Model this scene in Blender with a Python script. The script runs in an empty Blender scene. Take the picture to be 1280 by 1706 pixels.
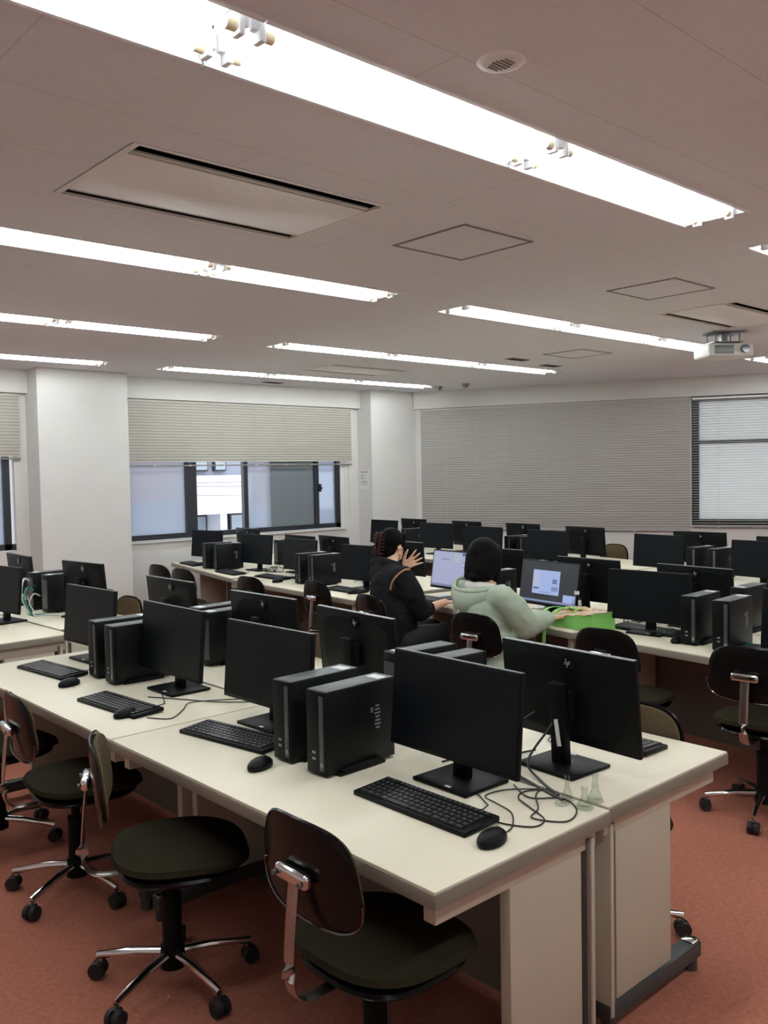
import bpy, bmesh, math, random
from mathutils import Vector, Matrix, Euler
random.seed(7)
S = bpy.context.scene
COL = S.collection
R = math.radians
PI = math.pi

# ------------------------------------------------------------------ camera, world, exposure
cam_d = bpy.data.cameras.new('camera'); cam = bpy.data.objects.new('camera', cam_d); COL.objects.link(cam)
S.camera = cam
cr = Vector((0.73995223, -0.67240429, -0.01852488)); cu = Vector((0.04342006, 0.02026335, 0.99885139)); cf = Vector((0.67125658, 0.73990666, -0.04418974))
m = Matrix((cr, cu, -cf)).transposed().to_4x4(); m.translation = (0, 0, 1.65)
cam.matrix_world = m
cam_d.sensor_fit = 'VERTICAL'; cam_d.sensor_height = 36; cam_d.lens = 1478*36/1706
cam_d.clip_start = .05; cam_d.clip_end = 200
S.view_settings.view_transform = 'Standard'; S.view_settings.look = 'None'; S.view_settings.gamma = 1
S.view_settings.use_curve_mapping = False
S.view_settings.exposure = 0.0
TUBE = 27.0            # fluorescent tube radiance
DAY = 3.0             # overcast daylight
w = bpy.data.worlds.new('world'); S.world = w; w.use_nodes = True
bg = w.node_tree.nodes['Background']; bg.inputs[0].default_value = (.90, .94, 1, 1); bg.inputs[1].default_value = DAY
try:
    S.cycles.max_bounces = 8; S.cycles.diffuse_bounces = 5; S.cycles.glossy_bounces = 3; S.cycles.transmission_bounces = 6
    S.cycles.transparent_max_bounces = 24; S.cycles.use_denoising = True; S.cycles.sample_clamp_indirect = 6
    S.cycles.caustics_reflective = False; S.cycles.caustics_refractive = False
except Exception: pass

# ------------------------------------------------------------------ materials
def mat(name, c, rough=.5, metal=0, spec=.5, noise=0, nscale=30, emit=None, estr=0, bump=0, bscale=200, trans=0, alpha=1, ior=1.45, coat=0):
    m = bpy.data.materials.new(name); m.use_nodes = True
    nt = m.node_tree; b = nt.nodes['Principled BSDF']
    c4 = (*c, 1)
    b.inputs['Base Color'].default_value = c4; b.inputs['Roughness'].default_value = rough; b.inputs['Metallic'].default_value = metal
    b.inputs['Specular IOR Level'].default_value = spec; b.inputs['IOR'].default_value = ior
    b.inputs['Transmission Weight'].default_value = trans; b.inputs['Coat Weight'].default_value = coat
    if alpha < 1: b.inputs['Alpha'].default_value = alpha
    if emit:
        b.inputs['Emission Color'].default_value = (*emit, 1); b.inputs['Emission Strength'].default_value = estr
    if noise or bump:
        tc = nt.nodes.new('ShaderNodeTexCoord')
    if noise:
        n = nt.nodes.new('ShaderNodeTexNoise'); n.inputs['Scale'].default_value = nscale; n.inputs['Detail'].default_value = 5
        nt.links.new(tc.outputs['Object'], n.inputs['Vector'])
        r = nt.nodes.new('ShaderNodeMapRange'); r.inputs[1].default_value = .25; r.inputs[2].default_value = .75
        r.inputs[3].default_value = 1-noise; r.inputs[4].default_value = 1+noise
        nt.links.new(n.outputs[0], r.inputs[0])
        mx = nt.nodes.new('ShaderNodeVectorMath'); mx.operation = 'SCALE'; mx.inputs[0].default_value = c
        nt.links.new(r.outputs[0], mx.inputs['Scale']); nt.links.new(mx.outputs[0], b.inputs['Base Color'])
    if bump:
        n2 = nt.nodes.new('ShaderNodeTexNoise'); n2.inputs['Scale'].default_value = bscale; n2.inputs['Detail'].default_value = 3
        nt.links.new(tc.outputs['Object'], n2.inputs['Vector'])
        bp = nt.nodes.new('ShaderNodeBump'); bp.inputs['Strength'].default_value = bump; bp.inputs['Distance'].default_value = .002
        nt.links.new(n2.outputs[0], bp.inputs['Height']); nt.links.new(bp.outputs[0], b.inputs['Normal'])
    return m

M = dict(
 wall=mat('wall_paint', (.63, .615, .60), .8, noise=.02, nscale=3, bump=.1),
 floor=mat('carpet', (.37, .135, .092), .95, spec=.1, noise=.16, nscale=55, bump=.8, bscale=400),
 desk=mat('desk_laminate', (.83, .765, .615), .38, noise=.015, nscale=2),
 edge=mat('desk_edge_band', (.23, .205, .17), .5),
 panel=mat('desk_panel', (.53, .49, .40), .5, noise=.02, nscale=3),
 grey=mat('grey_panel', (.27, .26, .235), .55),
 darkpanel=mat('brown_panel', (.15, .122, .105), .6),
 black=mat('black_plastic', (.004, .0045, .005), .45, spec=.15, bump=.1, bscale=900),
 gloss=mat('black_gloss', (.008, .008, .009), .16, spec=.5),
 screen=mat('dark_screen', (.0035, .005, .0068), .38, spec=.18),
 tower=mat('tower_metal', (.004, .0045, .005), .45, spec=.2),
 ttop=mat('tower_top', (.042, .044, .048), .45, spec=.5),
 tstrip=mat('tower_strip', (.075, .08, .088), .35, metal=.4),
 key=mat('key_plastic', (.016, .016, .018), .4),
 legend=mat('key_legend', (.30, .31, .33), .5),
 chrome=mat('chrome', (.75, .75, .76), .12, metal=1),
 steel=mat('brushed_steel', (.42, .38, .36), .3, metal=1),
 fabric=mat('olive_fabric', (.024, .020, .011), .95, spec=.1, noise=.15, nscale=120, bump=.5, bscale=900),
 olive=mat('back_pad_fabric', (.085, .060, .034), .9, spec=.1, noise=.12, nscale=100, bump=.4, bscale=800),
 shell=mat('chair_shell', (.006, .005, .005), .22, spec=.22),
 beadm=mat('dark_chrome', (.16, .15, .15), .15, metal=1),
 footm=mat('foot_metal', (.045, .05, .05), .45),
 rubber=mat('rubber', (.012, .012, .012), .6),
 white=mat('white_plastic', (.72, .72, .70), .4),
 label=mat('paper_label', (.7, .7, .7), .6),
 ink=mat('ink', (.05, .05, .055), .6), inkred=mat('ink_red', (.45, .12, .16), .6), greyink=mat('grey_ink', (.22, .23, .25), .6),
 cable=mat('cable_black', (.01, .01, .01), .4), cablew=mat('cable_white', (.6, .6, .58), .45), cableg=mat('cable_green', (.03, .22, .13), .5),
 lampw=mat('lamp_housing', (.82, .83, .85), .35),
 tube=mat('lit_tube', (.9, .9, .9), .4, emit=(.92, 1, .985), estr=TUBE),
 tubeend=mat('tube_end', (.72, .60, .42), .4),
 dark=mat('dark_slot', (.02, .021, .028), .6),
 acp=mat('ac_panel', (.79, .79, .80), .55), acl=mat('ac_louver', (.52, .53, .49), .5),
 hatch=mat('hatch_trim', (.20, .18, .175), .5),
 blind=mat('blind_slat', (.47, .45, .41), .5), blindr=mat('blind_slat_grey', (.46, .435, .42), .5), blindlit=mat('blind_slat_backlit', (.80, .80, .78), .45), rail=mat('blind_rail', (.20, .19, .18), .5),  # palest slats: window light glowing through them is put into the colour
 frame=mat('window_frame', (.020, .021, .028), .35),
 skin=mat('skin', (.72, .43, .30), .5, spec=.4), hair=mat('black_hair', (.004, .0035, .0035), .65, spec=.07),
 hoodb=mat('black_cloth', (.010, .010, .012), .9, spec=.15, bump=.4, bscale=500),
 hoodg=mat('sage_cloth', (.41, .48, .38), .92, spec=.1, noise=.05, nscale=14, bump=.4, bscale=500),
 shirt=mat('white_shirt', (.75, .75, .7), .85), trousers=mat('dark_trousers', (.02, .02, .026), .9), brownc=mat('brown_cloth', (.10, .035, .016), .9),
 shoe=mat('shoe', (.03, .03, .03), .6), nail=mat('nail', (.85, .78, .76), .25), clip=mat('hair_clip', (.05, .012, .012), .2, noise=.6, nscale=80),
 stripe=mat('sleeve_stripe', (.42, .20, .10), .8), eye=mat('eye', (.02, .012, .01), .2), lip=mat('lip', (.5, .18, .15), .5),
 bag=mat('green_bag', (.22, .55, .13), .6), cap=mat('bottle_cap', (.8, .8, .78), .4),
 proj=mat('projector_shell', (.62, .62, .60), .45), bracket=mat('bracket_metal', (.16, .17, .17), .4, metal=.7),
 lens=mat('lens', (.05, .06, .08), .1),
 tissue=mat('tissue', (.25, .5, .55), .7), teal=mat('teal_plastic', (.02, .10, .09), .4),
 bld=mat('building_white', (.80, .82, .86), .8), brick=mat('building_brick', (.42, .20, .18), .8, noise=.1, nscale=3), bldg=mat('building_grey', (.30, .33, .40), .8),
 bglass=mat('building_glass', (.12, .14, .18), .15), bgpane=mat('building_pane', (.35, .42, .47), .4), street=mat('street', (.2, .2, .2), .9),
)

def glass_mat(name, tint=(1, 1, 1), amt=.9):
    m = bpy.data.materials.new(name); m.use_nodes = True; nt = m.node_tree; nt.nodes.clear()
    o = nt.nodes.new('ShaderNodeOutputMaterial'); t = nt.nodes.new('ShaderNodeBsdfTransparent'); g = nt.nodes.new('ShaderNodeBsdfGlossy')
    t.inputs[0].default_value = (*tint, 1); g.inputs['Roughness'].default_value = .02
    mx = nt.nodes.new('ShaderNodeMixShader'); fr0 = nt.nodes.new('ShaderNodeLayerWeight'); fr0.inputs[0].default_value = .25; fr = nt.nodes.new('ShaderNodeMath'); fr.operation = 'MULTIPLY'; fr.inputs[1].default_value = .4; nt.links.new(fr0.outputs['Facing'], fr.inputs[0])
    nt.links.new(fr.outputs[0], mx.inputs[0]); nt.links.new(t.outputs[0], mx.inputs[1]); nt.links.new(g.outputs[0], mx.inputs[2]); nt.links.new(mx.outputs[0], o.inputs[0])
    return m
def frosted(name, tint, see=.35):
    m = bpy.data.materials.new(name); m.use_nodes = True; nt = m.node_tree; nt.nodes.clear()
    o = nt.nodes.new('ShaderNodeOutputMaterial'); t = nt.nodes.new('ShaderNodeBsdfTranslucent'); t.inputs[0].default_value = (*tint, 1)
    g = nt.nodes.new('ShaderNodeBsdfRefraction'); g.inputs['Roughness'].default_value = .32; g.inputs['IOR'].default_value = 1.03; g.inputs[0].default_value = (*tint, 1)
    d = nt.nodes.new('ShaderNodeBsdfDiffuse'); d.inputs[0].default_value = (*tint, 1)
    a = nt.nodes.new('ShaderNodeMixShader'); a.inputs[0].default_value = see; b = nt.nodes.new('ShaderNodeMixShader'); b.inputs[0].default_value = .25
    nt.links.new(t.outputs[0], a.inputs[1]); nt.links.new(g.outputs[0], a.inputs[2]); nt.links.new(a.outputs[0], b.inputs[1]); nt.links.new(d.outputs[0], b.inputs[2]); nt.links.new(b.outputs[0], o.inputs[0])
    return m
M['clear'] = glass_mat('clear_glass'); M['trinket'] = glass_mat('trinket_glass', (.93, .95, .93)); M['bottlep'] = glass_mat('bottle_plastic', (.90, .93, .92))
M['frost'] = frosted('frosted_pane', (.72, .77, .85), .62); M['frostd'] = frosted('frosted_pane_double', (.55, .60, .63), .2); M['frostw'] = frosted('frosted_pane_white', (.74, .735, .72), .1)

def ceiling_mat():
    m = mat('ceiling_board', (.755, .79, .85), .9, spec=.1, bump=.25, bscale=90)
    nt = m.node_tree; b = nt.nodes['Principled BSDF']; tc = nt.nodes.new('ShaderNodeTexCoord')
    mp = nt.nodes.new('ShaderNodeMapping'); mp.inputs['Location'].default_value = (.045, -.265, 0); nt.links.new(tc.outputs['Object'], mp.inputs[0])
    br = nt.nodes.new('ShaderNodeTexBrick'); br.inputs['Scale'].default_value = 1; br.offset = .5
    br.inputs['Brick Width'].default_value = 1.82; br.inputs['Row Height'].default_value = .455; br.inputs['Mortar Size'].default_value = .0022; br.inputs['Mortar Smooth'].default_value = .3
    br.inputs['Color1'].default_value = (.755, .79, .85, 1); br.inputs['Color2'].default_value = (.747, .782, .84, 1); br.inputs['Mortar'].default_value = (.60, .615, .65, 1)
    nt.links.new(mp.outputs[0], br.inputs[0])
    n = nt.nodes.new('ShaderNodeTexNoise'); n.inputs['Scale'].default_value = 28; n.inputs['Detail'].default_value = 6; nt.links.new(tc.outputs['Object'], n.inputs['Vector'])
    r = nt.nodes.new('ShaderNodeMapRange'); r.inputs[1].default_value = .3; r.inputs[2].default_value = .7; r.inputs[3].default_value = .975; r.inputs[4].default_value = 1.02
    nt.links.new(n.outputs[0], r.inputs[0])
    v = nt.nodes.new('ShaderNodeVectorMath'); v.operation = 'SCALE'; nt.links.new(br.outputs[0], v.inputs[0]); nt.links.new(r.outputs[0], v.inputs['Scale']); nt.links.new(v.outputs[0], b.inputs['Base Color'])
    return m
M['ceiling'] = ceiling_mat()
def art_mat():
    m = mat('printed_picture', (.8, .5, .3), .45); nt = m.node_tree; b = nt.nodes['Principled BSDF']; tc = nt.nodes.new('ShaderNodeTexCoord')
    v = nt.nodes.new('ShaderNodeTexVoronoi'); v.inputs['Scale'].default_value = 45; nt.links.new(tc.outputs['Object'], v.inputs['Vector'])
    s = nt.nodes.new('ShaderNodeSeparateColor'); nt.links.new(v.outputs['Color'], s.inputs[0])
    r = nt.nodes.new('ShaderNodeValToRGB'); e = r.color_ramp.elements; e[0].color = (.70, .40, .22, 1); e[1].color = (.65, .06, .04, 1)
    for p, c in ((.3, (.72, .66, .50, 1)), (.5, (.45, .20, .08, 1)), (.65, (.55, .60, .15, 1)), (.8, (.60, .45, .42, 1))):
        x = e.new(p); x.color = c
    r.color_ramp.interpolation = 'CONSTANT'
    nt.links.new(s.outputs[0], r.inputs[0]); nt.links.new(r.outputs[0], b.inputs['Base Color']); return m
M['art'] = art_mat()
def emis(name, c, s):
    return mat(name, (0, 0, 0), .4, emit=c, estr=s)
M['s_lav'] = emis('screen_lavender', (.36, .38, .55), 1.0); M['s_blue'] = emis('screen_blue', (.05, .12, .30), 1.0); M['s_light'] = emis('screen_light', (.42, .46, .66), 1.0)
M['s_line'] = emis('screen_line', (.12, .13, .28), 1.0); M['s_grey'] = emis('screen_grey', (.030, .033, .040), 1.0); M['s_win'] = emis('screen_window', (.34, .43, .72), 1.0)
M['s_bar'] = emis('screen_taskbar', (.22, .26, .42), 1.0); M['s_dark'] = emis('screen_dark', (.03, .04, .10), 1.0); M['s_green'] = emis('screen_tint', (.38, .44, .50), 1.0)

# ------------------------------------------------------------------ mesh builder
class MB:
    def __init__(s): s.bm = bmesh.new()
    def box(s, c, d, rot=None, bev=0, seg=2):
        r = bmesh.ops.create_cube(s.bm, size=1); vs = r['verts']
        bmesh.ops.scale(s.bm, vec=d, verts=vs)
        if bev:
            es = list({e for v in vs for e in v.link_edges})
            rr = bmesh.ops.bevel(s.bm, geom=es, offset=bev, segments=seg, affect='EDGES', profile=.5)
            vs = list({v for f in rr['faces'] for v in f.verts} | {v for v in vs if v.is_valid})
        if rot is not None: bmesh.ops.rotate(s.bm, cent=(0, 0, 0), matrix=rot if isinstance(rot, Matrix) else Euler(rot).to_matrix(), verts=vs)
        bmesh.ops.translate(s.bm, vec=c, verts=vs); return s
    def cyl(s, p0, p1, r0, r1=None, n=16, cap=True):
        p0, p1 = Vector(p0), Vector(p1); r1 = r0 if r1 is None else r1; d = p1-p0
        q = d.to_track_quat('Z', 'Y').to_matrix()
        a = [s.bm.verts.new(p0+q@Vector((r0*math.cos(2*PI*i/n), r0*math.sin(2*PI*i/n), 0))) for i in range(n)]
        b = [s.bm.verts.new(p1+q@Vector((r1*math.cos(2*PI*i/n), r1*math.sin(2*PI*i/n), 0))) for i in range(n)]
        for i in range(n): s.bm.faces.new((a[i], a[(i+1) % n], b[(i+1) % n], b[i]))
        if cap: s.bm.faces.new(a[::-1]); s.bm.faces.new(b)
        return s
    def tube(s, pts, r, n=8, rz=None):
        pts = [Vector(p) for p in pts]; prev = None; up = Vector((0, 0, 1))
        for i, p in enumerate(pts):
            t = (pts[min(i+1, len(pts)-1)]-pts[max(i-1, 0)]).normalized()
            a = t.cross(up)
            if a.length < .05: a = t.cross(Vector((0, 1, 0)))
            a.normalize()
            if prev is not None and a.dot(pa) < 0: a = -a
            pa = a; b = t.cross(a); rr = r[i] if isinstance(r, (list, tuple)) else r; r2 = rz if rz else rr
            ring = [s.bm.verts.new(p+a*rr*math.cos(2*PI*k/n)+b*r2*math.sin(2*PI*k/n)) for k in range(n)]
            if prev: 
                for k in range(n): s.bm.faces.new((prev[k], prev[(k+1) % n], ring[(k+1) % n], ring[k]))
            else: s.bm.faces.new(ring[::-1])
            prev = ring
        s.bm.faces.new(prev); return s
    def lathe(s, prof, c=(0, 0, 0), n=20, sy=1):
        rows = []
        for r, z in prof:
            rows.append([s.bm.verts.new((c[0]+r*math.cos(2*PI*k/n), c[1]+sy*r*math.sin(2*PI*k/n), c[2]+z)) for k in range(n)] if r > 1e-6 else [s.bm.verts.new((c[0], c[1], c[2]+z))])
        for a, b in zip(rows, rows[1:]):
            for k in range(n):
                k2 = (k+1) % n
                if len(a) == 1 and len(b) > 1: s.bm.faces.new((a[0], b[k2], b[k]))
                elif len(b) == 1 and len(a) > 1: s.bm.faces.new((a[k], a[k2], b[0]))
                elif len(a) > 1: s.bm.faces.new((a[k], a[k2], b[k2], b[k]))
        return s
    def ell(s, c, r, rot=None, n=20):
        x = bmesh.ops.create_uvsphere(s.bm, u_segments=n, v_segments=n*2//3, radius=1); vs = x['verts']
        bmesh.ops.scale(s.bm, vec=r, verts=vs)
        if rot is not None: bmesh.ops.rotate(s.bm, cent=(0, 0, 0), matrix=Euler(rot).to_matrix(), verts=vs)
        bmesh.ops.translate(s.bm, vec=c, verts=vs); return s
    def cap(s, p0, p1, r0, r1=None):       # tapered capsule
        r1 = r0 if r1 is None else r1; p0, p1 = Vector(p0), Vector(p1)
        s.cyl(p0, p1, r0, r1, 14); s.ell(p0, (r0,)*3, n=12); s.ell(p1, (r1,)*3, n=12); return s
    def chain(s, pts, rs):
        for a, b, ra, rb in zip(pts, pts[1:], rs, rs[1:]): s.cap(a, b, ra, rb)
        return s
    def prism(s, pts, z0, z1):
        a = [s.bm.verts.new((x, y, z0)) for x, y in pts]; b = [s.bm.verts.new((x, y, z1)) for x, y in pts]; n = len(pts)
        s.bm.faces.new(a[::-1]); s.bm.faces.new(b)
        for i in range(n): s.bm.faces.new((a[i], a[(i+1) % n], b[(i+1) % n], b[i]))
        return s
    def pad(s, a, b, th, e=3.2, fn=None, nr=7, na=44, dome=.35):
        # superellipse cushion in local (u,v), thickness along w; fn maps (u,v,w)->xyz
        fn = fn or (lambda u, v, w: (u, v, w))
        def ringpt(ang, k): 
            c, q = math.cos(ang), math.sin(ang)
            return a*k*math.copysign(abs(c)**(2/e), c), b*k*math.copysign(abs(q)**(2/e), q)
        def layer(sg):
            L = [[s.bm.verts.new(fn(0, 0, sg*th/2))]]
            for i in range(1, nr+1):
                k = i/nr; h = th/2*((1-dome)+dome*(1-k**2.5)) if i < nr else th/2*(1-dome)*.72
                kk = 1-(1-k)*1.0; kk = min(k, .97) if i == nr else k*.97
                L.append([s.bm.verts.new(fn(*ringpt(2*PI*j/na, kk), sg*h)) for j in range(na)])
            for j in range(na):
                f = (L[0][0], L[1][j], L[1][(j+1) % na]); s.bm.faces.new(f if sg > 0 else f[::-1])
                for i in range(1, nr):
                    f = (L[i][j], L[i+1][j], L[i+1][(j+1) % na], L[i][(j+1) % na]); s.bm.faces.new(f if sg > 0 else f[::-1])
            return L[-1]
        t = layer(1); u = layer(-1)
        mid = [s.bm.verts.new(fn(*ringpt(2*PI*j/na, 1.0), 0)) for j in range(na)]
        for j in range(na):
            k = (j+1) % na
            s.bm.faces.new((t[j], mid[j], mid[k], t[k])); s.bm.faces.new((mid[j], u[j], u[k], mid[k]))
        return s
    def build(s, name, material, parent=None, smooth=True, norm=True):
        if norm: bmesh.ops.recalc_face_normals(s.bm, faces=s.bm.faces)
        me = bpy.data.meshes.new(name); s.bm.to_mesh(me); s.bm.free()
        me.materials.append(M[material] if isinstance(material, str) else material)
        if smooth:
            me.polygons.foreach_set('use_smooth', [True]*len(me.polygons)); me.update()
            try: me.set_sharp_from_angle(angle=R(35))
            except Exception: pass
        o = bpy.data.objects.new(name, me); COL.objects.link(o)
        if parent is not None: o.parent = parent
        return o

def empty(name, loc=(0, 0, 0), rz=0):
    o = bpy.data.objects.new(name, None); COL.objects.link(o); o.location = loc; o.rotation_euler = (0, 0, rz); o.empty_display_size = .1
    return o
def tag(o, label, cat, group=None, kind=None):
    if label: o['label'] = label
    if cat: o['category'] = cat
    if group: o['group'] = group
    if kind: o['kind'] = kind
    return o
def struct(o): o['kind'] = 'structure'; return o
def copy_tree(o, parent=None):
    c = o.copy(); COL.objects.link(c)
    if parent is not None: c.parent = parent
    for ch in list(o.children): copy_tree(ch, c)
    return c
PROTO = {}
def place(kind, maker, loc, rz, label, cat, group, sc=1):
    if kind not in PROTO:
        o = maker(); PROTO[kind] = o
    else:
        o = copy_tree(PROTO[kind])
    o.location = loc; o.rotation_euler = (0, 0, rz)
    o.scale = (sc, sc, sc) if not isinstance(sc, tuple) else sc
    return tag(o, label, cat, group)

# ------------------------------------------------------------------ room shell
ZC = 2.75
XW, YN, YL = -1.5, -2.0, 9.1
W0 = Vector((8.62, 8.83)); WD = Vector((.438, -.899)); WN = Vector((.899, .438))
def wp(t, off=0): v = W0+WD*t+WN*off; return v.x, v.y
tend = (8.83-YN)/.899
xr, _ = wp(tend)
fl = [(XW, YN), (xr+.3, YN), (W0.x+.25, YL+.2), (XW, YL+.2)]
struct(MB().prism(fl, -.1, 0).build('floor', 'floor', smooth=False))

# ceiling: boards with real openings for the recessed fixtures
PITCH = 1.262
ROWS = [1.955, 4.14, 6.19, 8.145]
COLX = {'L': (0.02, 3), 'M': (4.42, 3), 'R': (8.93, 2)}
LIGHTW = .31
fixtures = []          # (x0, n, yc, col, row)
for ri, y in enumerate(ROWS):
    fixtures.append((COLX['L'][0], 3, y, 'L', ri)); fixtures.append((COLX['M'][0], 3, y, 'M', ri))
fixtures.append((8.93, 2, ROWS[0], 'R', 0)); fixtures.append((8.93, 1, ROWS[1], 'R', 1))
fixtures.append((0.02, 3, -.25, 'L', -1)); fixtures.append((4.42, 3, -.25, 'M', -1))  # unseen rows behind the camera, added to light the room
holes = [(x, x+n*PITCH, y-LIGHTW/2, y+LIGHTW/2) for x, n, y, c, r in fixtures]
ACS = [(1.40, 2.53, 2.73, 3.40), (5.78, 6.86, 2.83, 3.42), (5.70, 6.74, 6.97, 7.55)]
holes += ACS
xs = sorted({XW, 15.2, *[h[0] for h in holes], *[h[1] for h in holes]}); ys = sorted({YN, YL+.2, *[h[2] for h in holes], *[h[3] for h in holes]})
bm = bmesh.new(); vcache = {}
def cv(x, y):
    if (x, y) not in vcache: vcache[(x, y)] = bm.verts.new((x, y, ZC))
    return vcache[(x, y)]
for xa, xb in zip(xs, xs[1:]):
    for ya, yb in zip(ys, ys[1:]):
        cx, cy = (xa+xb)/2, (ya+yb)/2
        if any(h[0] < cx < h[1] and h[2] < cy < h[3] for h in holes): continue
        f = bm.faces.new((cv(xa, ya), cv(xa, yb), cv(xb, yb), cv(xb, ya)))
ext = bmesh.ops.extrude_face_region(bm, geom=list(bm.faces))
bmesh.ops.translate(bm, vec=(0, 0, .012), verts=[g for g in ext['geom'] if isinstance(g, bmesh.types.BMVert)])
bmesh.ops.recalc_face_normals(bm, faces=bm.faces)
me = bpy.data.meshes.new('ceiling'); bm.to_mesh(me); bm.free(); me.materials.append(M['ceiling'])
o = bpy.data.objects.new('ceiling', me); COL.objects.link(o); struct(o)
struct(MB().box(((XW+15.2)/2, (YN+YL)/2, ZC+.35), (16.9, 11.6, .05)).build('ceiling_slab', 'grey', smooth=False))

# left (window) wall
def wallbox(mb, x0, x1, z0, z1, y0=YL, y1=YL+.2): return mb.box(((x0+x1)/2, (y0+y1)/2, (z0+z1)/2), (x1-x0, y1-y0, z1-z0))
mb = MB()
wallbox(mb, XW, 9.1, 0, .93); wallbox(mb, XW, 9.1, 2.515, ZC); wallbox(mb, XW, 1.2, .93, 2.515); wallbox(mb, 3.25, 4.46, .93, 2.515); wallbox(mb, 7.56, 9.1, .93, 2.515)
struct(mb.build('wall_left', 'wall', smooth=False))
struct(MB().box((3.86, 8.945, ZC/2), (.955, .33, ZC), bev=.006).build('wall_column', 'wall', smooth=False))
struct(MB().prism([(7.80, 8.82), (8.61, 8.82), (8.80, 9.1), (8.80, 9.14), (7.80, 9.14)], 0, ZC).build('wall_corner_column', 'wall', smooth=False))
# right (angled) wall
def rbox(mb, t0, t1, z0, z1, o0=0, o1=.2):
    return mb.prism([wp(t0, o0), wp(t1, o0), wp(t1, o1), wp(t0, o1)][::-1], z0, z1)
mb = MB()
rbox(mb, -.1, tend, 0, .93); rbox(mb, -.1, tend, 2.515, ZC); rbox(mb, -.1, .12, .86, 2.515); rbox(mb, 7.4, tend, .86, 2.515); rbox(mb, 3.46, 3.625, .86, 2.515, .0)
struct(mb.build('wall_right', 'wall', smooth=False))
struct(MB().box((XW-.1, (YN+YL)/2, ZC/2), (.2, YL-YN+.4, ZC)).build('wall_near', 'wall', smooth=False))
struct(MB().box(((XW+xr)/2, YN-.1, ZC/2), (xr-XW+.6, .2, ZC)).build('wall_back', 'wall', smooth=False))
# beam under the ceiling over the right window reveals (same plane) and skirting
struct(MB().box(((XW+9)/2, YL-.006, .035), (9-XW, .012, .07)).build('baseboard_left', 'darkpanel', smooth=False))
mb = MB(); rbox(mb, 0, tend, 0, .07, -.012, 0); struct(mb.build('baseboard_right', 'darkpanel', smooth=False))
struct(MB().box((6.0, YL-.01, .922), (3.1, .06, .016)).build('trim_1', 'wall', smooth=False))

struct(MB().box(((XW+7.8)/2, YL-.02, (2.515+ZC)/2), (7.8-XW, .10, ZC-2.515)).build('trim_3', 'wall', smooth=False))
mb = MB(); rbox(mb, .0, tend, 2.515, ZC, -.055, .02); struct(mb.build('trim_4', 'wall', smooth=False))
# ------------------------------------------------------------------ windows, left wall
yw = YL+.05
win = empty('window_1', (6.0, yw, .93)); struct(win)
def lb(mb, x0, x1, z0, z1, y=0, d=.06): return mb.box(((x0+x1)/2-6.0, y, (z0+z1)/2-.93), (x1-x0, d, z1-z0))
mb = MB(); lb(mb, 4.47, 7.55, .94, 1.0); lb(mb, 4.47, 7.55, 2.44, 2.50); lb(mb, 4.46, 4.50, .94, 2.5); lb(mb, 7.42, 7.49, .94, 2.5); mb.build('window_frame', 'frame', win, smooth=False)
mb = MB(); lb(mb, 5.19, 5.33, 1.0, 2.44, -.01); mb.build('sash_stile', 'frame', win, smooth=False)
mb = MB(); lb(mb, 5.985, 6.045, 1.0, 2.44); mb.build('sash_stile', 'frame', win, smooth=False)
mb = MB(); lb(mb, 7.06, 7.13, 1.0, 2.44, -.01); mb.build('sash_stile', 'frame', win, smooth=False)
mb = MB(); lb(mb, 6.36, 6.385, 1.0, 2.44, .03, .02); mb.build('sash_stile', 'grey', win, smooth=False)
mb = MB(); lb(mb, 7.125, 7.15, 1.42, 1.52, -.05, .04); lb(mb, 7.12, 7.16, 1.45, 1.48, -.06, .03); mb.build('window_latch', 'frame', win)
for x0, x1, mt, yy in ((4.5, 5.2, 'frost', 0), (5.32, 5.99, 'clear', .01), (6.04, 7.07, 'frost', 0), (6.385, 7.07, 'frostd', -.012), (7.12, 7.43, 'frost', 0)):
    mb = MB(); lb(mb, x0, x1, 1.0, 2.44, yy, .005); mb.build('pane', mt, win, smooth=False)
struct(MB().box((7.525, YL+.03, 1.71), (.07, .05, 1.6)).build('trim_2', 'wall', smooth=False))
win = empty('window_2', (2.2, yw, .93)); struct(win)
def lb2(mb, x0, x1, z0, z1, y=0, d=.06): return mb.box(((x0+x1)/2-2.2, y, (z0+z1)/2-.93), (x1-x0, d, z1-z0))
mb = MB(); lb2(mb, 1.2, 3.25, .94, 1.0); lb2(mb, 1.2, 3.25, 2.44, 2.5); lb2(mb, 3.14, 3.21, .94, 2.5); lb2(mb, 1.2, 1.27, .94, 2.5); mb.build('window_frame', 'frame', win, smooth=False)
mb = MB(); lb2(mb, 1.27, 3.15, 1.0, 2.44, 0, .005); mb.build('pane', 'frost', win, smooth=False)
# right wall windows
def wroot(name, t): 
    x, y = wp(t); o = empty(name, (x, y, 0), math.atan2(WD.y, WD.x)); return struct(o)      # local x along the wall, local y inward/outward
def wb(mb, t0, t1, z0, z1, y, d): return mb.box(((t0+t1)/2, y, (z0+z1)/2), (t1-t0, d, z1-z0))
win = wroot('window_3', 0)
mb = MB(); wb(mb, .12, 3.5,   .93, 1.0, .08, .06); wb(mb, .12, 3.5, 2.43, 2.5, .08, .06); wb(mb, .12, .19, .88, 2.5, .08, .06); wb(mb, 3.43, 3.5, .88, 2.5, .08, .06); wb(mb, 1.77, 1.85, .95, 2.43, .08, .06); mb.build('window_frame', 'frame', win, smooth=False)
mb = MB(); wb(mb, .19, 3.43, .95, 2.43, .08, .005); mb.build('pane', 'frostw', win, smooth=False)
win = wroot('window_4', 0)
mb = MB(); wb(mb, 3.62, 7.4, 2.455, 2.515, .08, .06); wb(mb, 3.62, 3.71, .88, 2.5, .08, .06); wb(mb, 3.62, 7.4,   .93, 1.0, .08, .06); wb(mb, 7.3, 7.4, .88, 2.5, .08, .06)
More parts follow.
